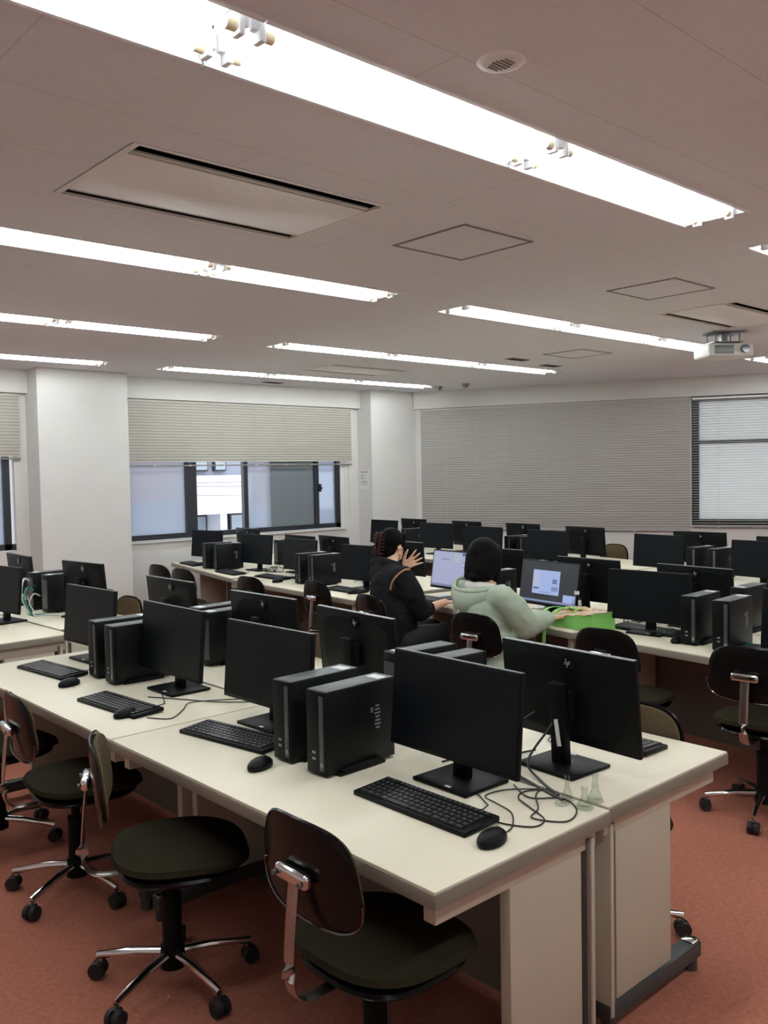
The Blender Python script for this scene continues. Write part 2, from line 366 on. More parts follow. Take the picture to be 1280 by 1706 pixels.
wb(mb, 3.7, 7.3, 1.935, 1.97, .075, .05); wb(mb, 5.5, 5.57, .95, 2.45, .08, .06); mb.build('window_frame', 'frame', win, smooth=False)
mb = MB(); wb(mb, 3.7, 7.32, .95, 2.46, .085, .005); mb.build('pane', 'frostw', win, smooth=False)

# ------------------------------------------------------------------ venetian blinds
def blind(name, origin, rz, length, ztop, zbot, tilt, slatm, label, ladders, sep=()):
    o = empty(name, (*origin, ztop), rz); H = ztop-zbot
    tag(o, label, 'blind', 'venetian blinds over the windows')
    MB().box((length/2, 0, -.0125), (length, .028, .025)).build('headrail', slatm, o, smooth=False)
    mb = MB(); n = int((H-.045)/.032); segs = [0, *sep, length]
    for a, b in zip(segs, segs[1:]):
        for i in range(n):
            z = -.038-i*.032
            for dv, dt in ((.009, -.22), (-.009, .22)):      # cambered slat: two facets
                mb.box(((a+b)/2, dv*math.cos(tilt), z+dv*math.sin(tilt)), (b-a-.004, .0185, .0009), (tilt+dt, 0, 0))
    mb.build('slats', slatm, o, smooth=False)
    MB().box((length/2, 0, -H+.009), (length, .022, .016), bev=.003).build('bottom_rail', 'rail', o, smooth=False)
    mb = MB()
    for x in ladders:
        mb.cyl((x, -.014, -.02), (x, -.014, -H+.01), .0012, n=5); mb.cyl((x, .014, -.02), (x, .014, -H+.01), .0012, n=5)
    mb.build('ladder_cord', 'blind', o)
    mb = MB()
    for x in ladders: mb.box((x, -.013, -H+.008), (.02, .006, .014))
    mb.build('rail_clip', 'blind', o, smooth=False)
    return o
blind('venetian_blind', (4.48, YL-.022), 0, 3.19, 2.51, 1.765, R(-72), 'blind', 'beige horizontal slat blind half lowered over the window between the two columns', [.3, .75, 1.2, 1.65, 2.1, 2.5, 2.95])
blind('venetian_blind', (1.25, YL-.022), 0, 2.06, 2.51, 1.85, R(-72), 'blind', 'beige slat blind half lowered at the far left edge of the room', [.3, 1.0, 1.8])
x, y = wp(.09, -.018)
blind('venetian_blind', (x, y), math.atan2(WD.y, WD.x), 3.52, 2.51, .848, R(-70), 'blindr', 'wide grey beige slat blind fully lowered and closed on the angled wall', [.37, .8, 1.21, 1.74, 2.3, 2.85, 3.3])
x, y = wp(3.635, -.018)
blind('venetian_blind', (x, y), math.atan2(WD.y, WD.x), 3.7, 2.50, .90, R(-4), 'blindlit', 'lowered blind with open slats in front of the bright right-hand window', [.3, 1.0, 1.8, 2.6, 3.4])
# pull cords beside the middle blind
mb = MB(); mb.tube([(7.60, YL-.02, 1.76), (7.605, YL-.02, 1.4), (7.60, YL-.02, 1.1), (7.615, YL-.02, 1.07), (7.63, YL-.02, 1.1), (7.625, YL-.02, 1.4), (7.62, YL-.02, 1.76)], .002, 5)
tag(mb.build('blind_cord', 'blind'), 'thin looped pull cord hanging beside the corner column', 'cord')

# ------------------------------------------------------------------ outside
o = empty('apartment_building', (10, 16, -6)); tag(o, 'white balconied building across the street seen through the clear pane', 'building')
def ob(mb, x0, x1, z0, z1, y0, y1): return mb.box(((x0+x1)/2-10, (y0+y1)/2-16, (z0+z1)/2+6), (x1-x0, y1-y0, z1-z0))
mb = MB(); ob(mb, 6.5, 16, -6, 9, 16.6, 20); mb.build('wall', 'bldg', o, smooth=False)
mb = MB(); ob(mb, 9.15, 16, .86, 1.66, 15.9, 16.7); ob(mb, 9.15, 16, -2.2, -1.4, 15.9, 16.7); mb.build('balcony', 'bld', o, smooth=False)
mb = MB(); ob(mb, 9.90, 10.06, -6, .9, 16.0, 16.65); mb.build('pillar', 'bld', o, smooth=False)
for a, b in ((9.2, 9.55), (9.58, 9.86), (10.1, 10.35), (10.45, 10.8), (9.2, 9.5), (9.56, 9.8), (10.0, 10.3), (10.4, 10.7)):
    pass
for i, (a, b, z0, z1) in enumerate([(9.15, 9.5, -.2, .82), (9.53, 9.88, -.2, .82), (10.08, 10.36, -.2, .82), (10.46, 10.8, -.2, .82), (9.2, 9.5, 1.75, 2.6), (9.62, 9.95, 1.75, 2.6), (10.1, 10.4, 1.75, 2.6)]):
    mb = MB(); ob(mb, a, b, z0, z1, 16.52, 16.6); f = mb.build('window', 'frame', o, smooth=False)
    mb = MB(); ob(mb, a+.03, b-.03, z0+.03, z1-.03, 16.5, 16.52); mb.build('pane', 'bgpane', f, smooth=False)
o = empty('brick_house', (7.96, 15, -6)); tag(o, 'reddish building blurred behind the left frosted pane', 'building')
MB().box((.05, .6, 8.2), (.95, 1, 2.0)).build('wall', 'brick', o, smooth=False); MB().box((.05, .7, 3.6), (.9, 1, 7.2)).build('lower_wall', 'bldg', o, smooth=False)
o = empty('brick_house', (9.86, 14.2, -6)); tag(o, 'narrow reddish building blurred behind the middle frosted pane', 'building')
MB().box((0, .1, 8.2), (.5, .2, 2.2)).build('wall', 'brick', o, smooth=False); MB().box((0, .12, 3.6), (.5, .2, 7.2)).build('lower_wall', 'bldg', o, smooth=False)
for i, (z0, z1, lb_) in enumerate([(1.56, 1.62, 'uppermost'), (1.60, 1.40, 'second'), (1.52, 1.12, 'lowest')]):
    mb = MB(); mb.tube([(4+k*1.2, 14.2, z0+(z1-z0)*k/9-.06*math.sin(PI*k/9)) for k in range(10)], .0065, 6)
    tag(mb.build('power_line', 'greyink'), lb_+' of the overhead wires crossing outside the clear pane', 'wire', 'overhead wires outside the window')
struct(MB().box((8, 30, -6.2), (60, 44, .3)).build('ground', 'street', smooth=False))

# ------------------------------------------------------------------ ceiling lights
def make_light(pos):
  def f():
    o = empty('ceiling_light')
    W, Lh, D = LIGHTW/2-.004, PITCH/2-.003, .085
    mb = MB(); t = .004
    mb.box((0, 0, D), (2*Lh, .16, t))
    for s in (1, -1):
        mb.box((0, s*(W+.08)/2, D/2), (2*Lh, math.hypot(W-.08, D), t), (math.atan2(D, -(W-.08))*s if s > 0 else math.atan2(D, (W-.08)), 0, 0))
        mb.box((0, s*(W-.001), -.002), (2*Lh, .014, .006))
    mb.build('reflector', 'lampw', o, smooth=False)
    for s in ((-1,) if pos == 'left end' else (1,) if pos == 'right end' else (1, -1) if pos == 'only' else ()):
        MB().box((s*(Lh-.004), 0, D/2), (.008, 2*W*.97, D)).build('end_plate', 'lampw', o, smooth=False)
    MB().box((0, 0, .07), (1.1, .08, .03), bev=.006).build('ballast_cover', 'lampw', o)
    for y in (-.075, .075):
        t = MB().cyl((-.560, y, .003), (.560, y, .003), .0160, n=14).build('tube', 'tube', o)
        for s in (1, -1):
            MB().cyl((s*.560, y, .003), (s*.590, y, .003), .0158, n=14).build('tube_end', 'tubeend', t)
            h = MB(); h.box((s*.600, y, .018), (.020, .040, .080), bev=.006); h.box((s*.612, y, .030), (.03, .022, .05), bev=.004); h.build('lamp_holder', 'lampw', o)
    return o
  return f
LN = {('L', 0): 'nearest row overhead', ('L', 1): 'second row at left', ('L', 2): 'third row at left', ('L', 3): 'rearmost row at left', ('M', 0): 'nearest row on the right', ('M', 1): 'second row beside the projector', ('M', 2): 'third row in the middle', ('M', 3): 'rearmost row before the corner', ('R', 0): 'nearest row at the far right', ('R', 1): 'row right of the projector', ('L', -1): 'unseen row added behind the camera', ('M', -1): 'unseen right-hand row added behind the camera'}
for x0, n, y, c, r in fixtures:
    for k in range(n):
        pos = ['left end', 'middle', 'right end'][k] if n == 3 else (['left end', 'right end'][k] if n == 2 else 'only')
        place('light'+pos, make_light(pos), (x0+(k+.5)*PITCH, y, ZC), 0, f'lit twin-tube recessed ceiling light, {pos} unit of the {LN[(c, r)]}', 'ceiling light', 'recessed fluorescent ceiling lights')
# air-conditioning cassettes
ACL = ['large flush ceiling air conditioner between the two nearest light rows', 'ceiling air conditioner with dark slots above the projector', 'distant flush ceiling air conditioner between the two rearmost light rows']
for (x0, x1, y0, y1), lab in zip(ACS, ACL):
    o = empty('air_conditioner', ((x0+x1)/2, (y0+y1)/2, ZC)); tag(o, lab, 'air conditioner', 'ceiling air conditioners')
    hx, hy = (x1-x0)/2, (y1-y0)/2
    mb = MB(); mb.box((0, 0, .10), (2*hx, 2*hy, .01))
    for s in (1, -1): mb.box((s*hx, 0, .05), (.006, 2*hy, .1)); mb.box((0, s*hy, .05), (2*hx, .006, .1))
    mb.build('casing', 'dark', o, smooth=False)
    ya, yb = -hy+.108, hy-.085
    mb = MB(); mb.box((0, (ya+yb)/2, .004), (2*hx-.05, yb-ya, .014), bev=.003); mb.build('centre_panel', 'acp', o)
    mb = MB()
    for s in (1, -1): mb.box((s*(hx-.012), 0, .002), (.024, 2*hy, .012))
    mb.box((0, hy-.006, .002), (2*hx-.05, .012, .012)); mb.box((0, -hy+.006, .002), (2*hx-.05, .012, .012)); mb.build('border', 'acp', o, smooth=False)
    MB().box((-.01, -hy+.084, .002), (2*hx-.06, .020, .008), bev=.002).build('slot_bar', 'acl', o)
    MB().box((.01, hy-.055, .008), (2*hx-.07, .042, .006), (R(14), 0, 0), bev=.002).build('louver', 'acl', o)
# access hatches
for (x0, x1, y0, y1), lab in zip([(2.975, 3.45, 2.71, 3.17), (4.77, 5.235, 2.705, 3.16), (6.875, 7.345, 4.83, 5.27)],
        ['square ceiling hatch between the big lights, nearest of the hatches', 'square ceiling hatch up and left of the projector', 'small distant ceiling hatch in front of the angled wall']):
    o = empty('access_hatch', ((x0+x1)/2, (y0+y1)/2, ZC)); tag(o, lab, 'hatch', 'ceiling access hatches')
    hx, hy = (x1-x0)/2, (y1-y0)/2
    mb = MB()
    for s in (1, -1): mb.box((s*hx, 0, -.002), (.014, 2*hy+.014, .005)); mb.box((0, s*hy, -.002), (2*hx, .014, .005))
    mb.build('hatch_frame', 'hatch', o, smooth=False)
    MB().box((0, 0, -.001), (2*hx-.02, 2*hy-.02, .003)).build('hatch_panel', 'ceiling', o, smooth=False)
# speaker grille, detectors, vents
o = empty('ceiling_speaker', (1.89, 1.58, ZC)); tag(o, 'round pale grille in the ceiling at top right of the big light', 'speaker')
MB().lathe([(0, -.008), (.045, -.008), (.062, -.004), (.066, 0)], n=32).build('grille', 'acp', o)
mb = MB()
for k in range(6): mb.box((0, -.03+k*.012, -.009), (.06-abs(k-2.5)*.009, .004, .003))
mb.build('slots', 'hatch', o, smooth=False)
for (x, y), lab in zip([(8.30, 8.05), (8.32, 7.60)], ['round smoke detector on the ceiling nearest the corner column', 'round smoke detector on the ceiling, right of the other one']):
    o = empty('smoke_detector', (x, y, ZC)); tag(o, lab, 'smoke detector', 'smoke detectors')
    MB().lathe([(0, -.014), (.052, -.014), (.055, 0)], n=24).build('base', 'hatch', o); MB().lathe([(0, -.05), (.028, -.046), (.042, -.014), (.05, -.014)], n=24).build('dome', 'hatch', o)
for (x, y), lab in zip([(6.18, 8.74), (7.67, 5.79), (6.95, 5.65)], ['dark slotted vent in the ceiling by the left window wall', 'dark flat vent beside the third light row', 'faint square vent left of the distant hatch']):
    o = empty('ceiling_vent', (x, y, ZC)); tag(o, lab, 'vent', 'ceiling vents')
    MB().box((0, 0, -.003), (.26, .10, .006)).build('frame', 'hatch', o, smooth=False)
    mb = MB()
    for k in range(5): mb.box((0, -.036+k*.018, -.007), (.23, .006, .003))
    mb.build('slats', 'dark', o, smooth=False)
# projector
o = empty('projector', (7.04, 3.56, ZC), R(-38)); tag(o, 'white projector hung from a metal bracket under the ceiling', 'projector')
MB().box((0, 0, -.006), (.26, .22, .012), bev=.002).build('ceiling_plate', 'bracket', o)
mb = MB(); mb.box((0, 0, -.05), (.05, .05, .09)); mb.box((0, 0, -.085), (.24, .20, .008))
for sx in (1, -1):
    for sy in (1, -1): mb.cyl((sx*.1, sy*.08, -.008), (sx*.1, sy*.08, -.1), .006, n=8)
mb.build('mount', 'bracket', o)
MB().box((0, 0, -.155), (.38, .30, .105), bev=.02, seg=3).build('body', 'proj', o)
MB().box((-.06, -.151, -.155), (.16, .004, .07), bev=.002).build('front_grille', 'bracket', o)
MB().cyl((.11, -.145, -.15), (.11, -.175, -.15), .035, .032, 24).build('lens', 'lens', o)
MB().box((.192, .05, -.155), (.004, .12, .06)).build('side_vent', 'dark', o)
# notice paper on corner column
o = empty('notice_paper', (7.794, 8.96, 1.44)); tag(o, 'white notice sheet with printed lines taped to the corner column', 'paper')
MB().box((0, 0, .125), (.0012, .21, .25)).build('sheet', 'label', o, smooth=False)
mb = MB()
for k, (z, wd) in enumerate([(.185, .10), (.165, .06), (.145, .11), (.13, .05), (.10, .13), (.085, .13), (.06, .15)]): mb.box((-.0012, .085-wd/2, z), (.0006, wd, .005))
mb.build('printed_text', 'ink', o, smooth=False)
MB().box((-.0012, .01, .225), (.0006, .15, .012)).build('printed_heading', 'inkred', o, smooth=False)

# ------------------------------------------------------------------ desks
ZD = .70
def make_desk(L):
    def f():
        o = empty('computer_desk')
        # local: x = 0 at the user's edge, .70 at the back; y = 0..L
        mb = MB(); mb.box((.35, L/2, ZD-.004), (.694, L-.006, .008), bev=.0015); t = mb.build('tabletop', 'desk', o)
        MB().box((.35, L/2, ZD-.0245), (.70, L, .037), bev=.003).build('edge_band', 'edge', t)
        for y in (.055, L-.055):
            MB().box((.458, y, .335), (.305, .035, .59), bev=.003).build('leg_panel', 'panel', o)
            MB().box((.355, y, ZD-.072), (.64, .04, .06), bev=.003).build('end_rail', 'panel', o)
            f_ = MB(); f_.box((.395, y, .068), (.53, .055, .055), bev=.008); f_.cyl((.155, y, 0), (.155, y, .05), .022, n=16); f_.cyl((.63, y, 0), (.63, y, .05), .022, n=16)
            ft = f_.build('foot_bar', 'footm', o)
            mb = MB(); mb.box((.155, y, .096), (.045, .045, .006), bev=.002); mb.build('foot_cap', 'chrome', ft)
        MB().box((.648, L/2, .345), (.016, L-.05, .57), bev=.002).build('modesty_panel', 'panel', o)
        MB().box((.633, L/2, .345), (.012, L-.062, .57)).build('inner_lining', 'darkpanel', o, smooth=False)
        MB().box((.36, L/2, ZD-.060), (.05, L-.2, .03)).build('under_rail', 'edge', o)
        return o
    return f
def desk(x, y, ang, L, back, label, group='computer desks in paired rows'):
    # x,y: near-right front corner; row direction leans by ang towards +x
    a = R(ang); d = Vector((math.sin(a), math.cos(a))); n = Vector((math.cos(a), -math.sin(a)))
    if not back: p = Vector((x, y)); rz = -a
    else: p = Vector((x, y))+n*1.412+d*L; rz = -a+PI
    return place(f'desk{L}', make_desk(L), (p.x, p.y, 0), rz, label, 'desk', group)
desk(1.39, 1.385, 0, 1.65, False, 'cream desk in the foreground with a wired mouse and keyboard at its corner')
desk(1.39, 1.40, 0, 1.65, True, 'cream desk behind the foreground one, with glass trinkets at its end')
desk(1.39, 3.04, 0, 1.68, False, 'cream desk at the left edge, second of the front row')
desk(1.39, 3.055, 0, 1.68, True, 'cream desk backing onto the second front-row desk')
desk(1.50, 5.28, -2, 1.65, False, 'cream desk beyond the gap at the far left')
desk(1.50, 5.48, -2, 1.65, True, 'cream desk near the left column with cable-strewn computers')
desk(4.27, 5.06, 4, 1.88, False, 'cream desk left of the person in black')
desk(4.27, 5.08, 4, 1.88, True, 'cream desk behind the one left of the person in black')
desk(4.445, 7.04, 12, 1.85, False, 'farthest left cream desk below the window')
desk(4.477, 7.18, 12, 1.85, True, 'cream desk tight under the window sill')
desk(4.25, 3.07, 10, 1.90, False, 'cream desk where the two people are sitting')
desk(4.276, 3.20, 10, 1.90, True, 'cream desk facing the two seated people')
desk(4.05, 1.18, 6, 1.85, False, 'cream desk at the right edge beyond the green bag')
desk(4.05, 1.20, 6, 1.85, True, 'cream desk behind the one at the right edge')
for i, (x, y) in enumerate([(6.38, 2.75), (6.60, 4.62), (6.82, 6.49)]):
    nm = ['right', 'middle', 'left'][i]
    desk(x, y, 6.5, 1.85, False, f'{nm} cream desk of the farthest row, side facing the camera')
    desk(x, y+.01, 6.5, 1.85, True, f'{nm} cream desk of the farthest row, side by the blinds')

# ------------------------------------------------------------------ monitors
def logo(mb, x, y, z, r):      # two slanted letters made of strokes on the disc, leaning right as seen from behind
    s = r
    def bar(u, v, w, h): mb.box((x, y+u*s+v*s*.28, z+v*s), (.0012, w*s, h*s), (R(-16), 0, 0))
    bar(-.50, .22, .13, 1.05); bar(-.22, -.06, .13, .52); bar(-.36, .18, .22, .11)
    bar(.06, -.22, .13, 1.05); bar(.34, .05, .13, .52); bar(.20, .28, .22, .11); bar(.20, -.17, .22, .11)
def make_monitor(W=.535, H=.305, lit=None, tilt=5, ztop=.38):
    def f():
        o = empty('monitor'); tz = R(tilt); zc = ztop-H/2
        rot = Euler((0, tz, 0)).to_matrix()
        def P(x, y, z): v = rot@Vector((x, y, z)); return (v.x-.005, v.y, v.z+zc)
        mb = MB(); mb.box(P(.008, 0, 0), (.018, W, H), rot, bev=.004); mb.pad(W*.44, H*.42, .008, e=5, fn=lambda u, v, w: P(.0165+w, u, v), dome=.9); p = mb.build('housing', 'black', o)
        MB().box(P(-.0016, 0, .004), (.0016, W-.012, H-.022), rot).build('screen', 'screen' if not lit else 's_grey', o, smooth=False)
        MB().box(P(.008, 0, H/2-.0008), (.0175, W-.006, .0028), rot).build('top_edge', 'tstrip', p, smooth=False)
        mb = MB(); v = P(.0205, .02, H*.36); mb.cyl(v, (v[0]+.003, v[1], v[2]), .026, n=28); lg = mb.build('back_emblem', 'gloss', p)
        mb = MB(); logo(mb, v[0]+.0046, v[1], v[2], .020); mb.build('emblem_letters', 'legend', lg, smooth=False)
        mb = MB(); mb.box((.046, 0, .14), (.028, .062, .27), (0, R(3), 0), bev=.006); mb.box(P(.036, 0, -.02), (.03, .09, .09), rot, bev=.006); mb.build('stand_neck', 'black', o)
        b = MB().box((.03, 0, .0065), (.195, .225, .013), bev=.005).build('stand_base', 'black', o)
        MB().box((-.055, -.03, .0133), (.010, .022, .0008)).build('sticker', 'label', b, smooth=False)
        sx = -.0030
        def q(y0, y1, z0, z1, name, mt, d=0):   # screen-space fractions 0..1 left->right, bottom->top
            y = W/2-(y0+y1)/2*W; z = -H/2+(z0+z1)/2*H+.004
            MB().box(P(sx-d, y*.97, z*.92), (.0006, (y1-y0)*W*.97, (z1-z0)*H*.92), rot).build(name, mt, o, smooth=False)
        if lit == 'doc':
            q(.01, .99, .07, .99, 'document', 's_lav'); q(.66, .98, .90, .98, 'title_bar', 's_blue', .0008); q(.01, .99, .02, .06, 'task_bar', 's_bar')
            q(.66, .98, .60, .70, 'side_panel', 's_light', .0008); q(.64, .97, .60, .612, 'text_line', 's_line', .0016); q(.66, .74, .69, .705, 'text_line', 's_line', .0016); q(.20, .38, .765, .785, 'text_line', 's_line', .0008)
            q(.48, .64, .70, .92, 'tinted_block', 's_green', .0008)
        if lit == 'window':
            q(.22, .70, .22, .80, 'open_window', 's_win', .0004); q(.01, .99, .03, .075, 'task_bar', 's_bar')
            q(.78, .99, .08, .26, 'small_window', 's_win', .0004); q(.24, .34, .34, .37, 'text_line', 's_dark', .0012)
            for k in range(4): q(.575, .655, .58-.035*k*.8, .60-.035*k*.8, 'text_line', 's_dark' if k % 2 else 's_line', .0012); q(.565, .675, .40-.035*k*.8, .415-.035*k*.8, 'text_line', 's_dark' if k == 1 else 's_line', .0012)
            q(.35, .56, .26, .27, 'text_line', 's_line', .0012); q(.23, .34, .40, .76, 'side_list', 's_light', .0008)
        return o
    return f
# (x, y, lean, faces_camera, size, ztop, label)
MON = [
 (1.935, 1.84, -1, 1, 1, 'black monitor on the front desk, just behind the nearest keyboard and mouse'),
 (1.90, 2.77, 2, 1, 1, 'black monitor on the front desk, left of the nearest pair of computers'),
 (1.915, 3.53, 0, 1, 1, 'black monitor at the right end of the second front-row desk'),
 (1.95, 4.46, 3, 1, 1, 'leftmost black monitor of the front row, behind a flat keyboard'),
 (2.33, 1.70, -3, 0, 1, 'back of the nearest rear-facing black monitor, round emblem near its top'),
 (2.37, 2.79, -4, 0, 1, 'back of a black monitor in front of the person in black'),
 (2.42, 3.53, 1, 0, 1, 'back of a black monitor behind the second front-row computers'),
 (2.45, 4.48, 0, 0, 1, 'back of a black monitor, leftmost of the front block'),
 (2.55, 5.88, 6, 0, 1, 'black monitor standing right of the cabled computers at far left'),
 (2.48, 6.87, -2, 0, 1, 'black monitor at far left edge with a pale side strip'),
 (2.05, 6.08, 8, 1, 1, 'black monitor cut off by the left edge of the photo'),
 (5.03, 8.42, 8, 1, .95, 'dark monitor under the window frame, leftmost in the window row'),
 (5.52, 8.34, -4, 0, .95, 'small monitor back rising behind the window row'),
 (4.97, 7.38, 2, 1, .95, 'dark monitor right of the computers below the window'),
 (5.16, 6.89, -3, 0, .95, 'monitor back below the third window pane'),
 (4.85, 6.50, -2, 1, .95, 'dark monitor just left of the pair of computers under the window'),
 (5.28, 6.52, -6, 0, .95, 'monitor back below the right end of the window'),
 (4.72, 5.47, 4, 1, .95, 'dark monitor directly left of the person in black'),
 (5.23, 5.51, -3, 0, .95, 'monitor back right behind the raised hand'),
 (4.94, 3.43, -3, 0, .95, 'monitor back right of the lit screen with a blue window'),
 (5.17, 4.41, 0, 0, .95, 'monitor back behind the head of the person in the green hoodie'),
 (4.50, 2.73, 3, 1, .95, 'large dark monitor right of the green bag'),
 (4.91, 2.66, -5, 0, .95, 'monitor back behind the large dark monitor right of the green bag'),
 (4.22, 1.68, 3, 1, .95, 'dark monitor cut off by the right edge'),
 (7.43, 8.20, -2, 1, .95, 'bluish dark monitor in front of the corner column'),
 (7.85, 8.08, -6, 0, .95, 'small far monitor back just right of the corner column'),
 (7.30, 7.16, 4, 1, .95, 'far dark monitor above the lit document screen'),
 (7.78, 7.11, -6, 0, .95, 'far monitor back near the left end of the closed blind'),
 (7.07, 6.24, 2, 1, .95, 'far dark monitor above the hair of the person in green'),
 (7.76, 6.25, -5, 0, .95, 'far monitor back with two computers in front of it, near the middle of the blind'),
 (6.95, 5.31, -3, 1, .95, 'far dark monitor directly above the lit blue-window screen'),
 (7.62, 5.33, -6, 0, .95, 'far monitor back beside the rounded brown chair back'),
 (7.02, 4.15, -3, 1, .95, 'far dark monitor left of the farthest right computers'),
 (7.57, 4.05, 2, 0, .95, 'far monitor back below the left side of the bright window'),
 (6.85, 3.15, -2, 1, .95, 'far dark monitor below the bright window'),
 (7.34, 3.16, -1, 0, .95, 'far monitor back at the right edge of the photo'),
]
for x, y, a, fr, sc, lab in MON:
    rz = R(a)+(0 if fr else PI)
    zt = ZD
    place('monitor', make_monitor(), (x, y, zt), rz, lab, 'monitor', 'black desktop monitors', sc)
place('litdoc', make_monitor(lit='doc', tilt=9), (4.80, 4.52, ZD), R(-5), 'lit monitor showing a pale lavender page, between the two people', 'monitor', 'black desktop monitors', .95)
place('litwin', make_monitor(lit='window', tilt=9), (4.61, 3.51, ZD), R(-7), 'lit monitor showing a light blue window on a dark desktop', 'monitor', 'black desktop monitors', .95)

# ------------------------------------------------------------------ computers
def make_tower():
    o = empty('desktop_computer')
    # front face towards -x
    MB().box((.004, 0, .139), (.288, .092, .262), bev=.004).build('case', 'tower', o)
    MB().box((-.146, 0, .139), (.016, .098, .266), bev=.006).build('front_bezel', 'black', o)
    MB().box((-.1545, -.026, .139), (.002, .020, .236), bev=.0008).build('front_strip', 'tstrip', o)
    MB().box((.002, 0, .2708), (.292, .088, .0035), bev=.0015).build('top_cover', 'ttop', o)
    mb = MB()
    for k, z in enumerate((.055, .075)): mb.box((-.1545, .012, z), (.0015, .016, .008))
    mb.cyl((-.154, -.026, .04), (-.1562, -.026, .04), .008, n=14); mb.build('front_ports', 'greyink', o)
    MB().box((.105, -.005, .2728), (.040, .060, .0008)).build('asset_sticker', 'label', o, smooth=False)
    mb = MB()
    for k in range(7): mb.box((.070, -.0463, .19-k*.012), (.018+.004*(k % 3), .0008, .005))
    for k in range(3): mb.box((.045, -.0463, .185-k*.006), (.010, .0008, .004))
    mb.build('side_label', 'greyink', o, smooth=False)
    mb = MB(); mb.box((-.01, -.052, .012), (.17, .026, .014), bev=.004); mb.box((-.01, .052, .012), (.17, .026, .014), bev=.004); mb.box((-.01, 0, .004), (.2, .12, .008), bev=.002); mb.build('stand_foot', 'black', o)
    mb = MB(); mb.box((.1485, 0, .135), (.002, .08, .2))
    for k in range(6): mb.box((.149, .02, .06+k*.016), (.004, .03, .009))
    mb.box((.149, -.01, .21), (.004, .06, .05)); mb.build('rear_ports', 'tstrip', o, smooth=False)
    return o
TW = [
 (1.835, 2.195, 2, 1, 1, 'black slim computer nearest the camera on the front desk, beside the big monitor'),
 (1.84, 2.385, 2, 1, 1, 'black slim computer on the front desk, left twin of the nearest pair'),
 (2.39, 2.44, -3, 0, 1, 'computer with grey top behind the nearest monitor, left of its twin'),
 (2.36, 2.26, -3, 0, 1, 'computer with grey top behind the nearest monitor, right of its twin'),
 (1.925, 3.85, 0, 1, 1, 'black slim computer on the second front desk, right of the pair'),
 (1.93, 4.04, 0, 1, 1, 'black slim computer on the second front desk, left of the pair'),
 (2.47, 4.05, 5, 0, 1, 'computer top behind the second front desk, farther of its pair'),
 (2.43, 3.88, 5, 0, 1, 'computer top behind the second front desk, nearer of its pair'),
 (2.55, 6.50, 4, 0, 1, 'cabled black computer at far left, left one of the pair'),
 (2.56, 6.26, 4, 0, 1, 'cabled black computer at far left, right one of the pair'),
 (4.86, 7.93, -8, 1, .97, 'slim computer below the window, left of its pair'),
 (4.86, 7.72, -8, 1, .97, 'slim computer below the window, right of its pair'),
 (5.55, 7.65, -8, 0, .97, 'pale-topped computer behind the window row'),
 (4.73, 6.17, -2, 1, .97, 'dark computer behind an empty chair left of the person in black, left twin'),
 (4.71, 5.96, -2, 1, .97, 'dark computer with a side label left of the person in black, right twin'),
 (4.495, 2.40, 3, 1, .97, 'grey-topped computer at right, left one of the near pair'),
 (4.445, 2.195, 3, 1, .97, 'grey-topped computer at right, right one of the near pair'),
 (4.97, 2.36, 0, 0, .97, 'grey-topped computer just behind the near right pair'),
 (4.68, 4.00, -4, 1, .97, 'computer with pale top between the two lit screens'),
 (7.55, 7.80, -5, 1, .97, 'distant computer between the two leftmost far monitors'),
 (7.32, 5.98, -5, 1, .97, 'distant computer below the middle of the closed blind, left twin'),
 (7.32, 5.82, -5, 1, .97, 'distant computer below the middle of the closed blind, right twin'),
 (7.15, 3.82, -4, 1, .97, 'distant computer below the bright window, left twin'),
 (7.12, 3.62, -4, 1, .97, 'distant computer below the bright window, right twin'),
]
for x, y, a, fr, sc, lab in TW:
    place('tower', make_tower, (x, y, ZD), R(a)+(0 if fr else PI), lab, 'computer', 'slim desktop computers standing on the desks', sc)

# ------------------------------------------------------------------ keyboards and mice
def make_keyboard():
    o = empty('keyboard')       # user side at -x, long axis y
    b = MB(); b.box((0, 0, .010), (.142, .446, .016), (0, R(-3), 0), bev=.004); b.build('base', 'black', o)
    mb = MB(); lg = MB()
    rows = [(.050, 21, .8), (.026, 21, 1), (.006, 20, 1), (-.014, 18, 1), (-.034, 18, 1), (-.054, 14, 1)]
    for x, n, w_ in rows:
        for i in range(n):
            y = .205-(i+.5)*.410/n
            z = .0205+(x)*math.tan(R(3))
            if n == 14 and 3 < i < 7:
                if i == 5: mb.box((x, y, z), (.0155, .085, .005), (0, R(-3), 0))
                continue
            mb.box((x, y, z), (.0155, .410/n-.0035, .005), (0, R(-3), 0))
            lg.box((x+.002, y+.002, z+.0027), (.0035, .003, .0003), (0, R(-3), 0))
    mb.build('keycaps', 'key', o, smooth=False); lg.build('key_legends', 'legend', o, smooth=False)
    MB().tube([(.07, -.13, .012), (.10, -.135, .006), (.14, -.12, .004), (.18, -.05, .004), (.22, .02, .004)], .0022, 6).build('cable', 'cable', o)
    return o
